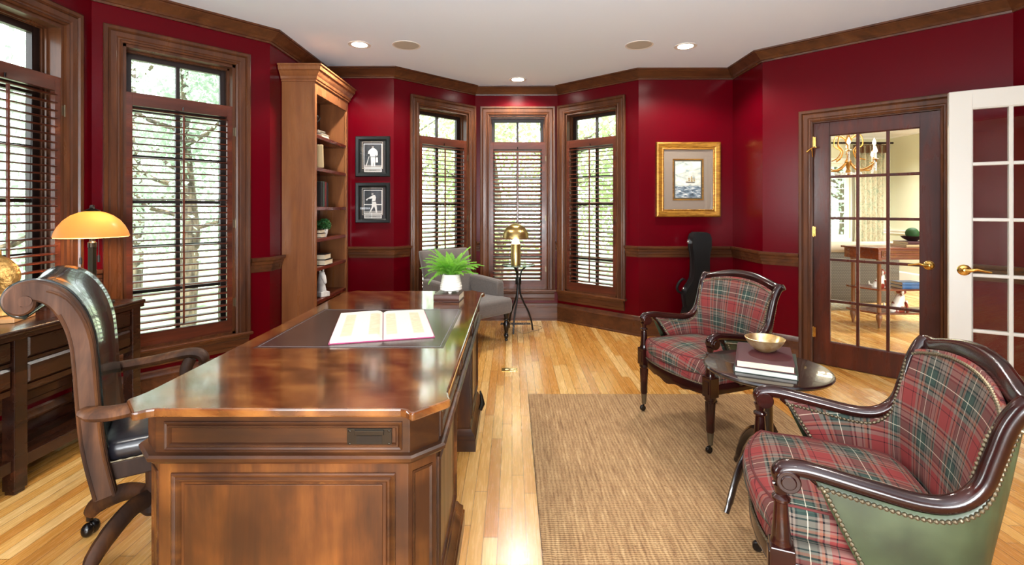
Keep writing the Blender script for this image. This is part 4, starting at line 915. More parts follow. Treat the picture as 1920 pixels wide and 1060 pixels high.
b = MB(); n = len(outl); b.loft([[(x*.995, y, z*.995+.002) for x, z in outl] for y in (.028, .034)]); b.build('valance', simple('grey_case_rim', '3b3b3b', .4), gcs)
for x, z, a in ((-.100, .985, 0), (-.148, .515, .6), (-.196, .17, 0)):
    b = MB(); b.at((x, .03, z), (0, a, 0)); b.box(-.008, .004, -.022, .016, -.018, .018); b.ball((-.008, -.01, 0), .012, 10, 6); b.build('latch', MT['chrome'], gcs, smooth=True)
b = MB(); b.tube([tuple(p) for p in cr([(-.128, .03, .60), (-.155, .03, .612), (-.195, .03, .575), (-.215, .03, .525), (-.200, .03, .487), (-.175, .03, .475)], 4)], [.006]*4+[.013]*13+[.011]*4, 10); b.build('handle', MT['case'], gcs, smooth=True)

# ------------------------------------------------------------------ floor fittings
fo = empty('floor_outlet', (-.02, 3.94, 0), 0, 'brass floor outlet plate set in the oak floor', 'outlet')
B(-.063, .063, -.04, .04, 0, .003).build('plate', MT['brass'], fo, bevel=.001)
for x in (-.022, .022): MB().lathe([(.001, .003), (.015, .003), (.015, .0045), (.001, .0045)], (x, 0, 0), 20).build('cap', simple('ivory_cap', 'e8d9ae', .4), fo)
fv = empty('floor_register', (.04, 5.50, 0), 0, 'dark metal floor register slots under the centre window', 'vent')
b = MB(); b.box(-.17, .17, -.045, -.035, 0, .004).box(-.17, .17, .035, .045, 0, .004).box(-.17, -.16, -.035, .035, 0, .004).box(.16, .17, -.035, .035, 0, .004)
for k in range(16): b.box(-.155+k*.02, -.147+k*.02, -.035, .035, 0, .0035)
b.build('grille', MT['bronze'], fv); B(-.16, .16, -.035, .035, 0, .001).build('duct', MT['ebony'], fv)

# ------------------------------------------------------------------ jute rug
m = M('braided_jute', rough=.95); rv = m.coord('Object')
w1 = m.n('TexWave', wave_type='BANDS', bands_direction='X'); w1.inputs['Scale'].default_value = 17; w1.inputs['Distortion'].default_value = 2.2; w1.inputs['Detail'].default_value = 1; w1.inputs['Detail Scale'].default_value = 3; m.l(rv, w1.inputs['Vector'])
w2_ = m.n('TexWave', wave_type='BANDS', bands_direction='Y'); w2_.inputs['Scale'].default_value = 26; w2_.inputs['Distortion'].default_value = 2.5; m.l(rv, w2_.inputs['Vector'])
hgt = m.math('ADD', m.math('MULTIPLY', w1.outputs['Fac'], .5), m.math('MULTIPLY', w2_.outputs['Fac'], .5))
st1 = m.noise(m.coord('Object', (16, 1.8, 1)), 3.2, 5, .7)
cc_ = m.ramp(st1, [(.28, lin('785636')), (.42, lin('9a7750')), (.58, lin('b08d62')), (.75, lin('caa97e'))])
cc_ = m.mix(.75, cc_, m.ramp(hgt, [(.1, (.45, .38, .3)), (.6, (1, 1, 1))]), 'MULTIPLY')
fl_ = m.noise(m.coord('Object', (1, .35, 1)), 90, 2); cc_ = m.mix(m.ramp(fl_, [(.62, (0, 0, 0)), (.72, (.6, .6, .6))]), cc_, lin('7a5230'))
m.base(cc_); m.bump(hgt, .6, .004); MT['jute'] = m.m
rg = empty('area_rug', (.93, 1.95, 0), 0, 'large woven tan jute rug on the oak floor under the plaid chairs', 'rug')
B(-.815, .815, -1.45, 1.452, .0, .009).build('woven_field', MT['jute'], rg, bevel=.003)
b = MB(); b.sweep([(-.815, -1.45, .0), (.815, -1.45, .0), (.815, 1.452, .0), (-.815, 1.452, .0)], [(0, 0), (0, .0105), (-.035, .0105), (-.035, 0)], closed=True); b.build('border', MT['jute'], rg, bevel=.002)
RUGZ = .0105
# ------------------------------------------------------------------ tartan armchairs
def tartan():
    m = M('tartan_wool', rough=.95); m.b.inputs['Specular IOR Level'].default_value = .15
    uv = m.n('TexCoord').outputs['UV']; sp = m.n('SeparateXYZ'); m.l(uv, sp.inputs[0])
    R, BK, T, Gr, CR_, OR, DG = lin('7c3533'), lin('141116'), lin('6f6359'), lin('36443d'), lin('d0c8b2'), lin('7f5140'), lin('1f2a28')
    seq = [(0, R), (.075, BK), (.09, R), (.165, T), (.225, BK), (.25, OR), (.285, T), (.305, DG), (.335, Gr), (.415, CR_), (.428, Gr), (.54, DG), (.57, T), (.60, BK), (.625, T), (.70, BK), (.715, T), (.745, OR), (.785, BK), (.81, T), (.84, R)]
    P = .20; cols = []
    for k, off in ((0, .1), (1, .55)):
        f = m.math('FRACT', m.math('ADD', m.math('DIVIDE', sp.outputs[k], P), off+10)); cols.append(m.ramp(f, seq, 'CONSTANT'))
    tw = m.n('TexChecker'); tw.inputs['Scale'].default_value = 900; m.l(uv, tw.inputs[0])
    c = m.mix(.5, cols[0], cols[1]); m.base(c); m.bump(m.noise(m.coord(), 420, 2), .25, .001); return m.m
MT['tartan'] = tartan()
MT['green_leather'] = (lambda m: (m.base(m.ramp(m.noise(m.coord('Object', (1, 1, 1)), 5, 4), [(.38, lin('262d1d')), (.5, lin('313a26')), (.66, lin('414b33'))])), m.bump(m.noise(m.coord(), 140, 3), .12, .001), m.m)[-1])(M('sage_green_leather', rough=.4))
def mirror(L): return [(x, -y, z) for x, y, z in L]
TB = [((.165, -.288, .597), (.040, -.272)), ((.05, -.290, .580), (-.01, -.272)), ((-.06, -.287, .566), (-.07, -.268)), ((-.125, -.283, .578), (-.125, -.258)),
      ((-.170, -.279, .622), (-.16, -.240)), ((-.195, -.277, .70), (-.175, -.225)), ((-.215, -.279, .775), (-.185, -.21)), ((-.238, -.277, .822), (-.19, -.185)),
      ((-.262, -.19, .850), (-.20, -.13)), ((-.276, -.095, .866), (-.205, -.065)), ((-.280, 0, .871), (-.205, 0))]
TB = TB+[((t[0], -t[1], t[2]), (b_[0], -b_[1])) for t, b_ in TB[-2::-1]]
def make_tartan(name, label):
    root = empty(name, (0, 0, 0), 0, label, 'armchair', 'tartan armchairs')
    T = cr([t for t, _ in TB], 5); Bp = [Vector((p.x, p.y, 0)) for p in cr([(b_[0], b_[1], 0) for _, b_ in TB], 5)]
    n = len(T)-1; cum = [0]
    for k in range(n): cum.append(cum[-1]+((T[k+1]-T[k]).length+(Bp[k+1]-Bp[k]).length)/2)
    def nrm(k):   # inward horizontal normal
        a, c = Bp[max(k-1, 0)], Bp[min(k+1, n)]; d = (c-a).normalized(); return Vector((d.y, -d.x, 0))*-1 if False else Vector((-d.y, d.x, 0))*-1
    def surf(off, zb, bulge):
        nv = 12; g = []
        for k in range(n+1):
            nn = nrm(k); col = []
            for j in range(nv+1):
                v = j/nv; p = Vector((Bp[k].x, Bp[k].y, zb)).lerp(T[k], v); q_ = 4*v*(1-v)
                # concave sweep: stay low near seat then lean
                col.append(p+nn*(off+bulge*q_))
            g.append(col)
        return g, nv
    def mesh(g, nv, nm, mat, uvon=True):
        b = MB(); ids = [[b.V(p) for p in col] for col in g]
        for k in range(len(g)-1):
            for j in range(nv):
                def uvp(kk, jj): return (cum[kk]-cum[n]/2, (g[kk][jj]-g[kk][0]).length*1.0)
                b.F((ids[k][j], ids[k+1][j], ids[k+1][j+1], ids[k][j+1]), [uvp(k, j), uvp(k+1, j), uvp(k+1, j+1), uvp(k, j+1)])
        return b.build(nm, mat, root, smooth=True, ang=80, solid=.008)
    # inward direction test: chair centre must be on the inner side
    sgn = 1 if nrm(n//2).x > 0 else -1
    g, nv = surf(sgn*.012, .40, sgn*.018); mesh(g, nv, 'inner_upholstery', MT['tartan'])
    g2, nv = surf(-sgn*.018, .335, -sgn*.006); mesh(g2, nv, 'outer_upholstery', MT['green_leather'])
    for gg, zoff, nm in ((g, -1, 'inner'), (g2, 1, 'outer')):
        line = [c[-1]+(c[-2]-c[-1]).normalized()*.009+(nrm(k)*sgn*.006*(-zoff)) for k, c in enumerate(gg)]
        line = [p-Vector((0, 0, .004)) for p in line]
        edge0 = [gg[0][j]+nrm(0)*sgn*.006*(-zoff)+Vector((-.010, 0, 0)) for j in range(0, nv)]; edge1 = [gg[-1][j]+nrm(n)*sgn*.006*(-zoff)+Vector((-.010, 0, 0)) for j in range(0, nv)]
        b = MB(); b.tube(*bead_line([tuple(p) for p in edge0+line+edge1[::-1]], .0062, .0125), n=7); b.build('nailhead_trim', MT['oldbrass'], root, smooth=True)
    # show-wood arms and crest
    for s in (-1, 1):
        arm = [(.232, -.292, .560), (.247, -.292, .583), (.243, -.292, .604), (.215, -.292, .614), (.165, -.291, .613), (.05, -.291, .596), (-.06, -.289, .582), (-.13, -.285, .594), (-.178, -.282, .640), (-.203, -.281, .715), (-.224, -.283, .79), (-.246, -.288, .838), (-.262, -.292, .858)]
        A3 = cr([(x, -y*s, z) for x, y, z in arm], 5); nn_ = len(A3)
        rad = [.012+.011*min(1, k/8) for k in range(nn_)]
        b = MB(); b.tube([tuple(p) for p in A3], rad, 12, flat=(1.0, .95)); b.build('arm_rail', MT['redwood'], root, smooth=True, ang=60)
        b = MB(); b.tube([tuple(p) for p in cr([(.17, s*.288, .60), (.13, s*.287, .565), (.085, s*.284, .50), (.055, s*.279, .43), (.042, s*.276, .345)], 5)], [.014]*5+[.017]*16, 10, flat=(.85, 1)); b.build('arm_support', MT['redwood'], root, smooth=True)
        b = MB(); b.tube([(.228, s*.268, .583), (.228, s*.316, .583)], .030, 24); b.tube([(.228, s*.314, .583), (.228, s*.320, .583)], .019, 20); b.build('arm_scroll', MT['redwood'], root, smooth=True, bevel=.003)
        pr = [(.001, .405), (.026, .405), (.027, .412), (.023, .420), (.0235, .43), (.017, .51), (.016, .518), (.023, .524), (.023, .530), (.014, .538), (.018, .553), (.022, .565), (.001, .57)]
        MB().lathe(pr, (.243, s*.290, 0), 20).build('front_post', MT['redwood'], root, smooth=True, ang=40)
        MB().box(.212, .272, s*.290-.030, s*.290+.030, .30, .405).box(.218, .276, s*.290-.018, s*.290+.018, .318, .388).build('corner_block', MT['redwood'], root, bevel=.003)
        lg = MB().lathe([(.001, .305), (.029, .305), (.030, .285), (.023, .280), (.022, .12), (.016, .105), (.001, .105)][::-1], (.243, s*.290, 0), 20)
        for k in range(10):
            a = 2*PI*k/10; lg.tube([(.243+.0235*math.cos(a), s*.290+.0235*math.sin(a), .272), (.243+.0165*math.cos(a), s*.290+.0165*math.sin(a), .115)], .0035, 5)
        lo_ = lg.build('leg', MT['redwood'], root, smooth=True, ang=40)
        MB().lathe([(.001, .045), (.013, .045), (.0175, .10), (.0185, .11), (.001, .112)], (.243, s*.290, 0), 18).build('ferrule', MT['oldbrass'], lo_, smooth=True, ang=40)
        b = MB(); b.tube([(.243, s*.290, .05), (.248, s*.290, .035)], .007, 8); b.tube([(.252, s*.290-.009, .018), (.252, s*.290+.009, .018)], .018, 18); b.build('caster', MT['ebony'], lo_, smooth=True, bevel=.002)
        b = MB(); rl = cr([(-.165, s*.205, .345), (-.185, s*.212, .24), (-.225, s*.222, .11), (-.285, s*.235, 0)], 5); rings = []
        for k, p in enumerate(rl):
            w_ = .020-.006*k/(len(rl)-1); rings.append([(p.x-w_*1.15, p.y-w_, p.z), (p.x+w_*1.15, p.y-w_, p.z), (p.x+w_*1.15, p.y+w_, p.z), (p.x-w_*1.15, p.y+w_, p.z)])
        b.loft(rings); b.build('leg', MT['redwood'], root, bevel=.003)
        b = MB(); b.tube([(-.262, s*.290, .846), (-.272, s*.312, .858)], .017, 14); b.build('crest_ear', MT['redwood'], root, smooth=True, bevel=.004)
    C = cr([(-.258, -.298, .850), (-.262, -.255, .848), (-.270, -.19, .862), (-.284, -.095, .880), (-.288, 0, .886), (-.284, .095, .880), (-.270, .19, .862), (-.262, .255, .848), (-.258, .298, .850)], 5)
    b = MB(); m_ = len(C); rings = []
    for k, p in enumerate(C):
        t = abs(k/(m_-1)-.5)*2; hh = .030-.008*t**3; th = .019; cx, cz = p.x-.004, p.z; rr_ = []
        for q_ in range(14):
            a = 2*PI*q_/14; X = th*math.cos(a)*(1.05 if math.sin(a) > 0 else .85); Z = hh*math.sin(a); rr_.append((cx+X-Z*.35, p.y, cz+Z))
        rings.append(rr_)
    b.loft(rings); b.build('crest_rail', MT['redwood'], root, smooth=True, ang=60)
    # seat rail: bowed front, straight sides and back
    outer_ = cr([(.243, -.285, 0), (.272, -.20, 0), (.292, -.10, 0), (.298, 0, 0), (.292, .10, 0), (.272, .20, 0), (.243, .285, 0)], 4)
    oz = [(p.x, p.y, 0) for p in outer_]; full = oz+[(.04, .289, 0), (-.07, .285, 0), (-.15, .250, 0), (-.195, .18, 0), (-.215, 0, 0), (-.195, -.18, 0), (-.15, -.250, 0), (-.07, -.285, 0), (.04, -.289, 0)]
    b = MB(); b.sweep(full[::-1], [(0, .30), (.024, .30), (.024, .352), (.004, .352), (0, .345)], closed=True)
    k0 = [(p.x+.001, p.y) for p in outer_]; sc_pts = []
    for k, (x, y) in enumerate(k0): sc_pts.append((x, y, .302-.022*math.exp(-(y/.055)**2)-.010*math.exp(-((abs(y)-.13)/.03)**2)))
    b.loft([[(x, y, z), (x-.018, y, z), (x-.018, y, .303), (x, y, .303)] for x, y, z in sc_pts]); b.build('seat_rail', MT['redwood'], root, smooth=True, ang=30)
    P2 = [(x, y) for x, y, _ in full]
    def soft(nm, pts, z0, z1, dome, mat, r=.02, edge=.0):
        """pillow from an outline; unfolded uv"""
        cx = sum(p[0] for p in pts)/len(pts); cy = 0; b = MB(); rings = []; uvr = []
        Nn = len(pts); nr = []
        for k in range(Nn):
            a, c = Vector(pts[k-1]), Vector(pts[(k+1) % Nn]); d = (c-a).normalized(); nr.append(Vector((d.y, -d.x)))
        lev = [(z0, -r, z1-z0+r), (z0+r*.35, -r*.25, z1-z0), (z0+r, 0, z1-z0-r), ((z0+z1)/2, r*.12, (z1-z0)/2), (z1-r, 0, r), (z1-r*.35, -r*.25, r*.4), (z1, -r, 0)]
        for z, o_, d_ in lev:
            rings.append([(p[0]+q_.x*o_, p[1]+q_.y*o_, z) for p, q_ in zip(pts, nr)]); uvr.append([(p[0]+q_.x*d_, p[1]+q_.y*d_) for p, q_ in zip(pts, nr)])
        base = rings[-1]
        for s_ in (.86, .68, .48, .28, .08): rings.append([(cx+(p[0]-cx)*s_, cy+(p[1]-cy)*s_, z1+dome*(1-s_**2.2)) for p in base]); uvr.append([(p[0], p[1]) for p in rings[-1]])
        ids = [[b.V(p) for p in rg_] for rg_ in rings]
        for a in range(len(rings)-1):
            for k in range(Nn):
                k2 = (k+1) % Nn; b.F((ids[a][k], ids[a][k2], ids[a+1][k2], ids[a+1][k]), [(u_[1]+.03, u_[0]) for u_ in (uvr[a][k], uvr[a][k2], uvr[a+1][k2], uvr[a+1][k])])
        b.F(ids[0][::-1]); b.F(ids[-1], [(p[1], p[0]) for p in rings[-1]])
        return b.build(nm, mat, root, smooth=True, ang=80), rings
    dk = [(x-.004 if x > .2 else x, y*.985) for x, y in P2]; soft('seat_deck', dk, .345, .405, .0, MT['tartan'], .014)
    b = MB(); fr_ = [(p.x+.001, p.y, .356) for p in outer_[2:-2]]; b.tube(*bead_line(fr_, .005, .0125), n=7); b.build('nailhead_trim', MT['oldbrass'], root, smooth=True)
    cu = [(p.x, p.y) for p in cr([(.262, -.245, 0), (.292, -.17, 0), (.312, -.08, 0), (.316, 0, 0), (.312, .08, 0), (.292, .17, 0), (.262, .245, 0)], 3)]
    cu = [(.205, -.252)]+[(.245, -.258)]+cu+[(.245, .258), (.205, .252), (.10, .258), (0, .252), (-.09, .242), (-.145, .215), (-.168, .15), (-.175, 0), (-.168, -.15), (-.145, -.215), (-.09, -.242), (0, -.252), (.10, -.258)]
    cs, rings = soft('seat_cushion', cu, .400, .480, .030, MT['tartan'], .018)
    b = MB()
    for rg_ in (rings[0], rings[6]):
        P = [Vector(p) for p in rg_]; P = P+[P[0]]
        b.tube([tuple(p) for p in P], .0042, 6)
    b.build('piping', MT['tartan'], cs, smooth=True); return root
ch1 = make_tartan('tartan_armchair', 'red and green tartan armchair in the right foreground, green leather outside facing the camera')
ch2 = copy_tree(ch1); ch2['label'] = 'red and green tartan armchair farther back, beyond the small black table'
# place: arm fronts at local (.243, +-.29)
def place(o, far, near, dz):
    far, near = Vector(far), Vector(near); d = (far-near).normalized(); f = Vector((-d.y, d.x))           # forward, towards the left
    mid = (far+near)/2; c = mid-f*.243; o.location = (c.x, c.y, dz); o.rotation_euler = (0, 0, math.atan2(f.y, f.x))
place(ch1, (.948, 1.85), (.724, 1.30), RUGZ)
place(ch2, (.848, 3.141), (1.065, 2.571), RUGZ)

# ------------------------------------------------------------------ pedestal table with books and bowl
pt_ = empty('pedestal_table', (1.155, 2.20, RUGZ), 0, 'round black pedestal table with curved legs between the two tartan chairs', 'table')
MT['espresso'] = (lambda m: (m.m))(M('espresso_lacquer', lin('1c100e'), .22, Coat_Weight=.5))
MB().lathe([(.001, .565), (.243, .565), (.261, .573), (.265, .581), (.261, .588), (.25, .590), (.001, .590)], n=72).build('tabletop', MT['espresso'], pt_, smooth=True, ang=30)
MB().lathe([(.001, .19), (.034, .19), (.036, .22), (.030, .26), (.028, .50), (.04, .55), (.07, .566), (.001, .567)], n=24).build('column', MT['espresso'], pt_, smooth=True, ang=40)
for a_ in (211, 331, 91):
    a = math.radians(a_); c_, s_ = math.cos(a), math.sin(a); b = MB()
    b.tube([tuple(p) for p in cr([(.02*c_, .02*s_, .255), (.08*c_, .08*s_, .262), (.16*c_, .16*s_, .215), (.225*c_, .225*s_, .13), (.262*c_, .262*s_, .055), (.287*c_, .287*s_, .014)], 4)], [.019]*12+[.016]*5+[.013]*4, 8, flat=(.8, 1.15)); b.build('leg', MT['espresso'], pt_, smooth=True, ang=60)
# books: near edge from (0.949,2.127) to (1.164,2.009)
az = math.atan2(2.009-2.127, 1.164-.949)
book((1.162, 2.212, .6005), az, .245, .335, .024, MT['cover_green'], 'dark green hardback at the bottom on the round black table', 'books on the round table', pages=simple('white_page_edges', 'dcdad2', .8))
book((1.150, 2.205, .6250), az+.04, .225, .315, .032, MT['cover_maroon'], 'maroon cloth hardback on top on the round black table', 'books on the round table')
bw = empty('bowl', (1.168, 2.235, .6575), 0, 'small gold bowl standing on the maroon book', 'bowl')
MT['goldbowl'] = (lambda m: (m.base(m.ramp(m.noise(m.coord(), 30, 4), [(.35, lin('c9a365')), (.65, lin('e9d6a6'))])), m.m)[-1])(M('brushed_gold', rough=.3, metal=.85))
bp = [(.001, 0), (.026, 0), (.042, .008), (.061, .024), (.076, .043), (.085, .062)]
MB().lathe(bp+[(r-.0035, z+.001) for r, z in bp[:0:-1]]+[(.001, .005)], n=56, cap=False).build('bowl_body', MT['goldbowl'], bw, smooth=True, ang=60)

# ------------------------------------------------------------------ dining room beyond the door
tag(MB().box(2.2, 9.1, 9.0, 9.15, 0, 2.0).build('wall_dining_back_lower', MT['cream']), kind='structure') if False else None
XR, ZD = 7.0, 9.0
b = MB(); wx0, wx1 = 5.35, 6.30
b.box(2.0, wx0, ZD, ZD+.15, 0, 2.74).box(wx1, XR+.15, ZD, ZD+.15, 0, 2.74).box(wx0, wx1, ZD, ZD+.15, 0, .75).box(wx0, wx1, ZD, ZD+.15, 2.15, 2.74); tag(b.build('wall_dining_back', MT['cream']), kind='structure')
tag(B(XR, XR+.15, 1.0, ZD, 0, 2.74).build('wall_dining_right', MT['cream']), kind='structure')
tag(B(2.0, 2.15, 5.75, ZD, 0, 2.74).build('wall_dining_left', MT['cream']), kind='structure')
b = MB(); oo = [tuple(outer(i)) for i in (8, 9, 10)]; b.prism([(2.48, 5.18), oo[1], oo[2], (3.581, .9), (XR+.15, .9), (XR+.15, ZD+.15), (2.0, ZD+.15), (2.0, 5.75)], 2.74, 2.84); tag(b.build('ceiling_dining', MT['ceiling']), kind='structure')
WC = [(0, 2.60), (.015, 2.60), (.02, 2.625), (.04, 2.64), (.08, 2.69), (.10, 2.70), (.115, 2.72), (.115, 2.74), (0, 2.74)]
tag(MB().sweep([(2.15, ZD, 0), (XR, ZD, 0), (XR, 1.0, 0)], WC).build('trim_21', MT['whitetrim'], smooth=True, ang=20), kind='structure')
tag(MB().sweep([(wx1+.12, ZD, 0), (XR, ZD, 0), (XR, 1.0, 0)], [(0, .84), (.02, .85), (.02, .88), (.035, .90), (.035, .92), (0, .92)]).build('trim_22', MT['whitetrim'], smooth=True, ang=20), kind='structure')
tag(MB().sweep([(2.15, ZD, 0), (XR, ZD, 0), (XR, 1.0, 0)], [(0, 0), (.02, 0), (.02, .16), (0, .18)]).build('baseboard_dining', MT['whitetrim']), kind='structure')
wd_ = empty('window_7', ((wx0+wx1)/2, ZD, 0), 0, kind='structure'); hw = (wx1-wx0)/2
MB().sweep([(-hw, 0, .75), (-hw, 0, 2.15), (hw, 0, 2.15), (hw, 0, .75)], [(0, 0), (0, .02), (-.09, .03), (-.10, 0)], (0, -1, 0), closed=True).build('casing', MT['whitetrim'], wd_)
b = MB(); b.box(-hw, -hw+.06, .04, .09, .75, 2.15).box(hw-.06, hw, .04, .09, .75, 2.15).box(-hw+.06, hw-.06, .04, .09, .75, .82).box(-hw+.06, hw-.06, .04, .09, 2.09, 2.15).box(-hw+.06, hw-.06, .04, .09, 1.42, 1.47)
b.box(-.01, .01, .05, .08, .82, 2.09)
for z in (1.04, 1.24, 1.68, 1.88): b.box(-hw+.06, hw-.06, .05, .08, z-.01, z+.01)
b.build('sash', MT['whitetrim'], wd_); B(-hw+.05, hw-.05, .06, .063, .8, 2.1).build('glass', MT['glass'], wd_)
pl = light('portal', 'AREA', ((wx0+wx1)/2, ZD+.16, 1.45), 1, rot=(PI/2, 0, 0), shape='RECTANGLE', size=.95, size_y=1.4); pl.rotation_euler = (-PI/2+PI, 0, 0); pl.data.cycles.is_portal = True
light('dining_fill_spot', 'SPOT', (5.0, 5.6, 2.7), 260, (.98, .98, 1), spot_size=math.radians(140), spot_blend=.9, shadow_soft_size=.08)  # unseen fill spots added to brighten the dining room
light('dining_fill_spot', 'SPOT', (5.9, 7.6, 2.7), 280, (.98, .98, 1), spot_size=math.radians(140), spot_blend=.9, shadow_soft_size=.08)
# curtain
m = M('patterned_silk', rough=.6); m.base(m.ramp(m.noise(m.coord('Object', (1, 1, .7)), 16, 3, .6, 1), [(.4, lin('a89f80')), (.5, lin('cfc6a6')), (.62, lin('9ca488'))])); m.b.inputs['Sheen Weight'].default_value = .3
cu_ = empty('curtain', (6.52, 8.82, 0), 0, 'long pleated sage and cream curtain beside the white dining room window', 'curtain')
b = MB(); b.grid(lambda u, v: ((u-.5)*.56*(1-.1*math.sin(PI*v)), .05*math.sin(u*2*PI*5.5)*(1-.3*v), .03+2.42*v), 66, 6); b.build('drape', m.m, cu_, smooth=True, solid=.004, ang=80)
b = MB(); b.grid(lambda u, v: ((u-.5)*.57, .055*math.sin(u*2*PI*11)-.01, 2.32+.15*v), 66, 2); b.build('header', simple('brown_pleat_header', '6b5238', .7), cu_, smooth=True, solid=.004)
cr_ = empty('curtain_rod', (5.85, 8.80, 2.50), 0, 'dark curtain rod above the white dining room window', 'curtain rod')
MB().tube([(-.85, 0, 0), (1.08, 0, 0)], .018, 12).ball((-.88, 0, 0), .035).build('rod', MT['iron'], cr_, smooth=True)
for x in (-.7, .95): MB().tube([(x, 0, 0), (x, .19, 0)], .01, 8).build('bracket', MT['iron'], cr_)
# chandelier
chd = empty('chandelier', (4.83, 6.95, 0), 0, 'gilt chandelier with candle bulbs and crystal drops seen through the glass door', 'chandelier')
b = MB(); b.tube([(0, 0, 2.74), (0, 0, 2.45)], .006, 6); b.lathe([(.05, 2.72), (.06, 2.74)], n=16); b.lathe([(.001, 1.78), (.02, 1.80), (.035, 1.84), (.015, 1.88), (.03, 1.94), (.045, 1.98), (.02, 2.03), (.018, 2.2), (.03, 2.26), (.05, 2.30), (.02, 2.34), (.015, 2.46), (.001, 2.47)], n=18); b.build('stem', MT['goldleaf'], chd, smooth=True)
MT['crystal'] = (lambda m: m.m)(M('crystal', (1, 1, 1, 1), .02, Transmission_Weight=.6, IOR=1.5))
for k in range(8):
    a = 2*PI*k/8+.2; c_, s_ = math.cos(a), math.sin(a); R_ = .42 if k % 2 == 0 else .30; zt = 2.06 if k % 2 == 0 else 2.20
    b = MB(); b.tube([tuple(p) for p in cr([(.02*c_, .02*s_, 1.98), (.12*c_, .12*s_, 1.88), (.26*c_, .26*s_, 1.86), (R_*c_, R_*s_, zt-.12), (R_*c_, R_*s_, zt-.09)], 4)], .010, 6)
    b.tube([tuple(p) for p in cr([(.02*c_, .02*s_, 2.30), (.14*c_, .14*s_, 2.36), (.17*c_, .17*s_, 2.22), (.09*c_, .09*s_, 2.14), (.13*c_, .13*s_, 2.04), (.20*c_, .20*s_, 2.0)], 4)], .008, 6)
    b.lathe([(.001, zt-.09), (.045, zt-.082), (.03, zt-.075), (.018, zt-.07)], (R_*c_, R_*s_, 0), 12); ar = b.build('arm', MT['goldleaf'], chd, smooth=True)
    MB().lathe([(.013, zt-.075), (.013, zt)], (R_*c_, R_*s_, 0), 10).build('candle_sleeve', MT['cover_white'], ar, smooth=True)
    MB().lathe([(.006, zt), (.022, zt+.025), (.018, zt+.055), (.001, zt+.10)], (R_*c_, R_*s_, 0), 10).build('bulb', MT['flame'], ar, smooth=True)
    dc = MB()
    prev = None
    for q_ in range(5): z = zt-.11-q_*.028; dc.ball((R_*c_, R_*s_, z), .020, 6, 4, (.8, .8, 1.1))
    dc.tube([(R_*c_, R_*s_, zt-.09), (R_*c_, R_*s_, zt-.25)], .0012, 4); dc.build('crystal_drops', MT['crystal'], ar)
b = MB()
for k in range(16): a = 2*PI*k/16; b.ball((.15*math.cos(a), .15*math.sin(a), 1.79+.012*(k % 2)), .024, 8, 6, (.7, .7, 1.4))
b.tube([(.15*math.cos(2*PI*k/24), .15*math.sin(2*PI*k/24), 1.81) for k in range(25)], .006, 5); b.build('crystal_ring', MT['crystal'], chd)
light('chandelier_glow', 'POINT', (4.83, 6.95, 2.25), 25, (1, .85, .62), shadow_soft_size=.2)
# sofa seen from behind
m = M('woven_taupe', rough=.9); ck = bricks(m, m.coord('Object', (1, 1, 1), (PI/2, 0, 0)), .03, .02, .0035, .5); m.base(m.mix(ck.outputs['Fac'], lin('6f675a'), lin('544d43'))); m.bump(m.math('SUBTRACT', 1, ck.outputs['Fac']), .4, .003); wv = m.m
sf = empty('sofa', (4.35, 6.25, 0), 0, 'taupe woven upholstered sofa back seen through the lower door panes', 'sofa')
b = MB(); rbox(b, -.42, .62, -.07, .07, .10, .80, .04, 0, 4); b.build('back', wv, sf, smooth=True, ang=50)
b = MB(); b.tube([(-.44, .0, .80), (.62, .0, .80)], .085, 18); b.build('rolled_top', simple('beige_fabric', 'b5a58c', .9), sf, smooth=True, ang=50)
b = MB(); rbox(b, -.42, .62, .07, .70, .10, .45, .05, .02); b.build('seat', wv, sf, smooth=True, ang=50)
for x in (-.36, .56):
    for y in (-.02, .62): MB().lathe([(.018, 0), (.028, .10)], (x, y, 0), 10).build('leg', MT['ebony'], sf)
# side table with books and porcelain dog
sx_, sy_ = 4.30, 5.42
tb = empty('console_table', (sx_, sy_, 0), .0, 'inlaid mahogany side table with two lower shelves beyond the glass door', 'table')
MT['inlaid'] = wood('inlaid_mahogany', '4a1f10', '7a3a1e', 'a0603a', 'X', .25, 1, .4, .3)
poly = [(-.47, .12), (-.32, -.16), (.32, -.16), (.50, .12), (.50, .22), (-.47, .22)]
b = MB(); b.prism(poly, .865, .885); b.build('tabletop', MT['inlaid'], tb, bevel=.005)
p2 = [(x*.94, y*.9) for x, y in poly]; MB().prism(p2, .755, .865).build('apron', MT['inlaid'], tb, bevel=.002)
b = MB(); rectm(b, (0, -.145, 0), (1, 0, 0), (0, -1, 0), -.27, .27, .775, .848); b.build('panel_inlay', MT['cherry'], tb)
for z in (.43, .17): MB().prism([(x*.9, y*.88) for x, y in poly], z-.018, z).build('shelf', MT['inlaid'], tb, bevel=.002)
for x, y in ((-.27, -.11), (.27, -.11), (-.38, .14), (.42, .14)):
    MB().lathe([(.001, 0), (.012, .005), (.016, .05), (.030, .10), (.032, .13), (.018, .15), (.020, .16), (.020, .70), (.028, .73), (.028, .76), (.001, .76)], (x, y, 0), 14).build('leg', MT['cherry'], tb, smooth=True, ang=40)
def tbook(x, y, z, w_, d, h, cov, lb, rz=0): return book((sx_+x, sy_+y, z), rz, w_, d, h, cov, lb, 'books on the dining side table')
tbook(.10, -.03, .431, .17, .24, .035, MT['cover_blue'], 'lower blue book on the upper shelf of the dining side table', PI/2); tbook(.095, -.03, .4665, .17, .23, .035, MT['cover_blue'], 'upper blue book on the upper shelf of the dining side table', PI/2)
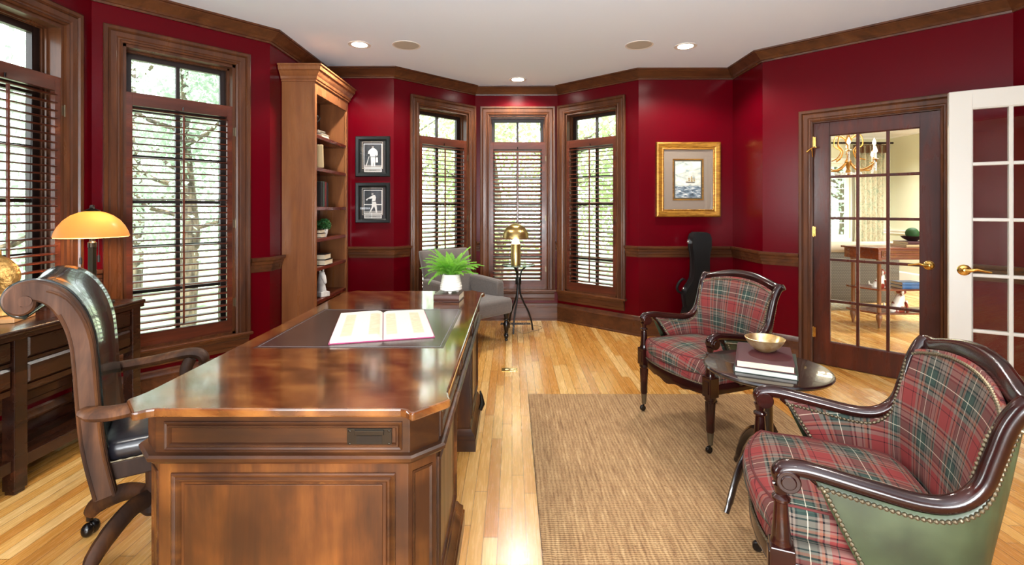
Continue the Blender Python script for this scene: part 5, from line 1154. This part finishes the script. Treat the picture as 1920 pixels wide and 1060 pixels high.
tbook(.17, .0, .886, .24, .30, .03, MT['cover_cream'], 'cream book under the dark book on the dining side table', PI/2); tbook(.185, 0, .9165, .22, .27, .032, MT['cover_maroon'], 'dark book under the bowl of moss on the dining side table', PI/2)
bo = empty('moss_bowl', (sx_+.20, sy_+.02, .949), 0, 'dark bowl with a green moss ball on the books beyond the door', 'bowl')
MB().lathe([(.001, 0), (.04, 0), (.09, .03), (.11, .055), (.10, .055), (.08, .03), (.001, .02)], n=24).build('bowl', MT['bronze'], bo, smooth=True)
MB().ball((0, 0, .085), .065, 16, 10).build('moss', MT['bush'], bo, smooth=True)
m = M('spotted_porcelain', rough=.2); m.base(m.ramp(m.noise(m.coord(), 11, 2), [(.50, lin('ece6dc')), (.54, lin('8f3324'))])); pc = m.m
def dog(x, y, z, s, label, fl=1):
    r = empty('dog_figurine', (x, y, z), 0, label, 'figurine', 'porcelain dogs'); r.scale = (s*fl, s, s)
    b = MB(); b.loft([[(cx+rx*math.cos(2*PI*k/16), ry*math.sin(2*PI*k/16), zz) for k in range(16)] for cx, zz, rx, ry in ((.0, 0, .085, .05), (.0, .02, .09, .055), (.01, .06, .07, .05), (.03, .11, .055, .045), (.045, .16, .042, .036), (.05, .19, .03, .03), (.05, .205, .012, .012))])
    b.ball((.045, 0, .215), .042, 14, 10); b.ball((.075, -.01, .205), .022, 10, 8)
    for q_ in (-1, 1): b.tube([(.04, q_*.036, .235), (.03, q_*.048, .205), (.035, q_*.045, .17)], [.010, .014, .008], 8); b.tube([(.085, q_*.025, .12), (.095, q_*.025, .05), (.10, q_*.025, .0), (.115, q_*.025, .0)], [.016, .013, .013, .01], 8)
    b.tube([(-.07, 0, .03), (-.10, .03, .04), (-.09, .05, .08)], [.014, .014, .006], 8); b.build('body', pc, r, smooth=True, ang=70)
dog(sx_-.03, sy_-.04, .171, 1.05, 'red and white porcelain spaniel on the lowest shelf beyond the door', 1)
dog(sx_-.20, sy_+.0, .431, .8, 'small white porcelain dog on the upper shelf beyond the door', 1)
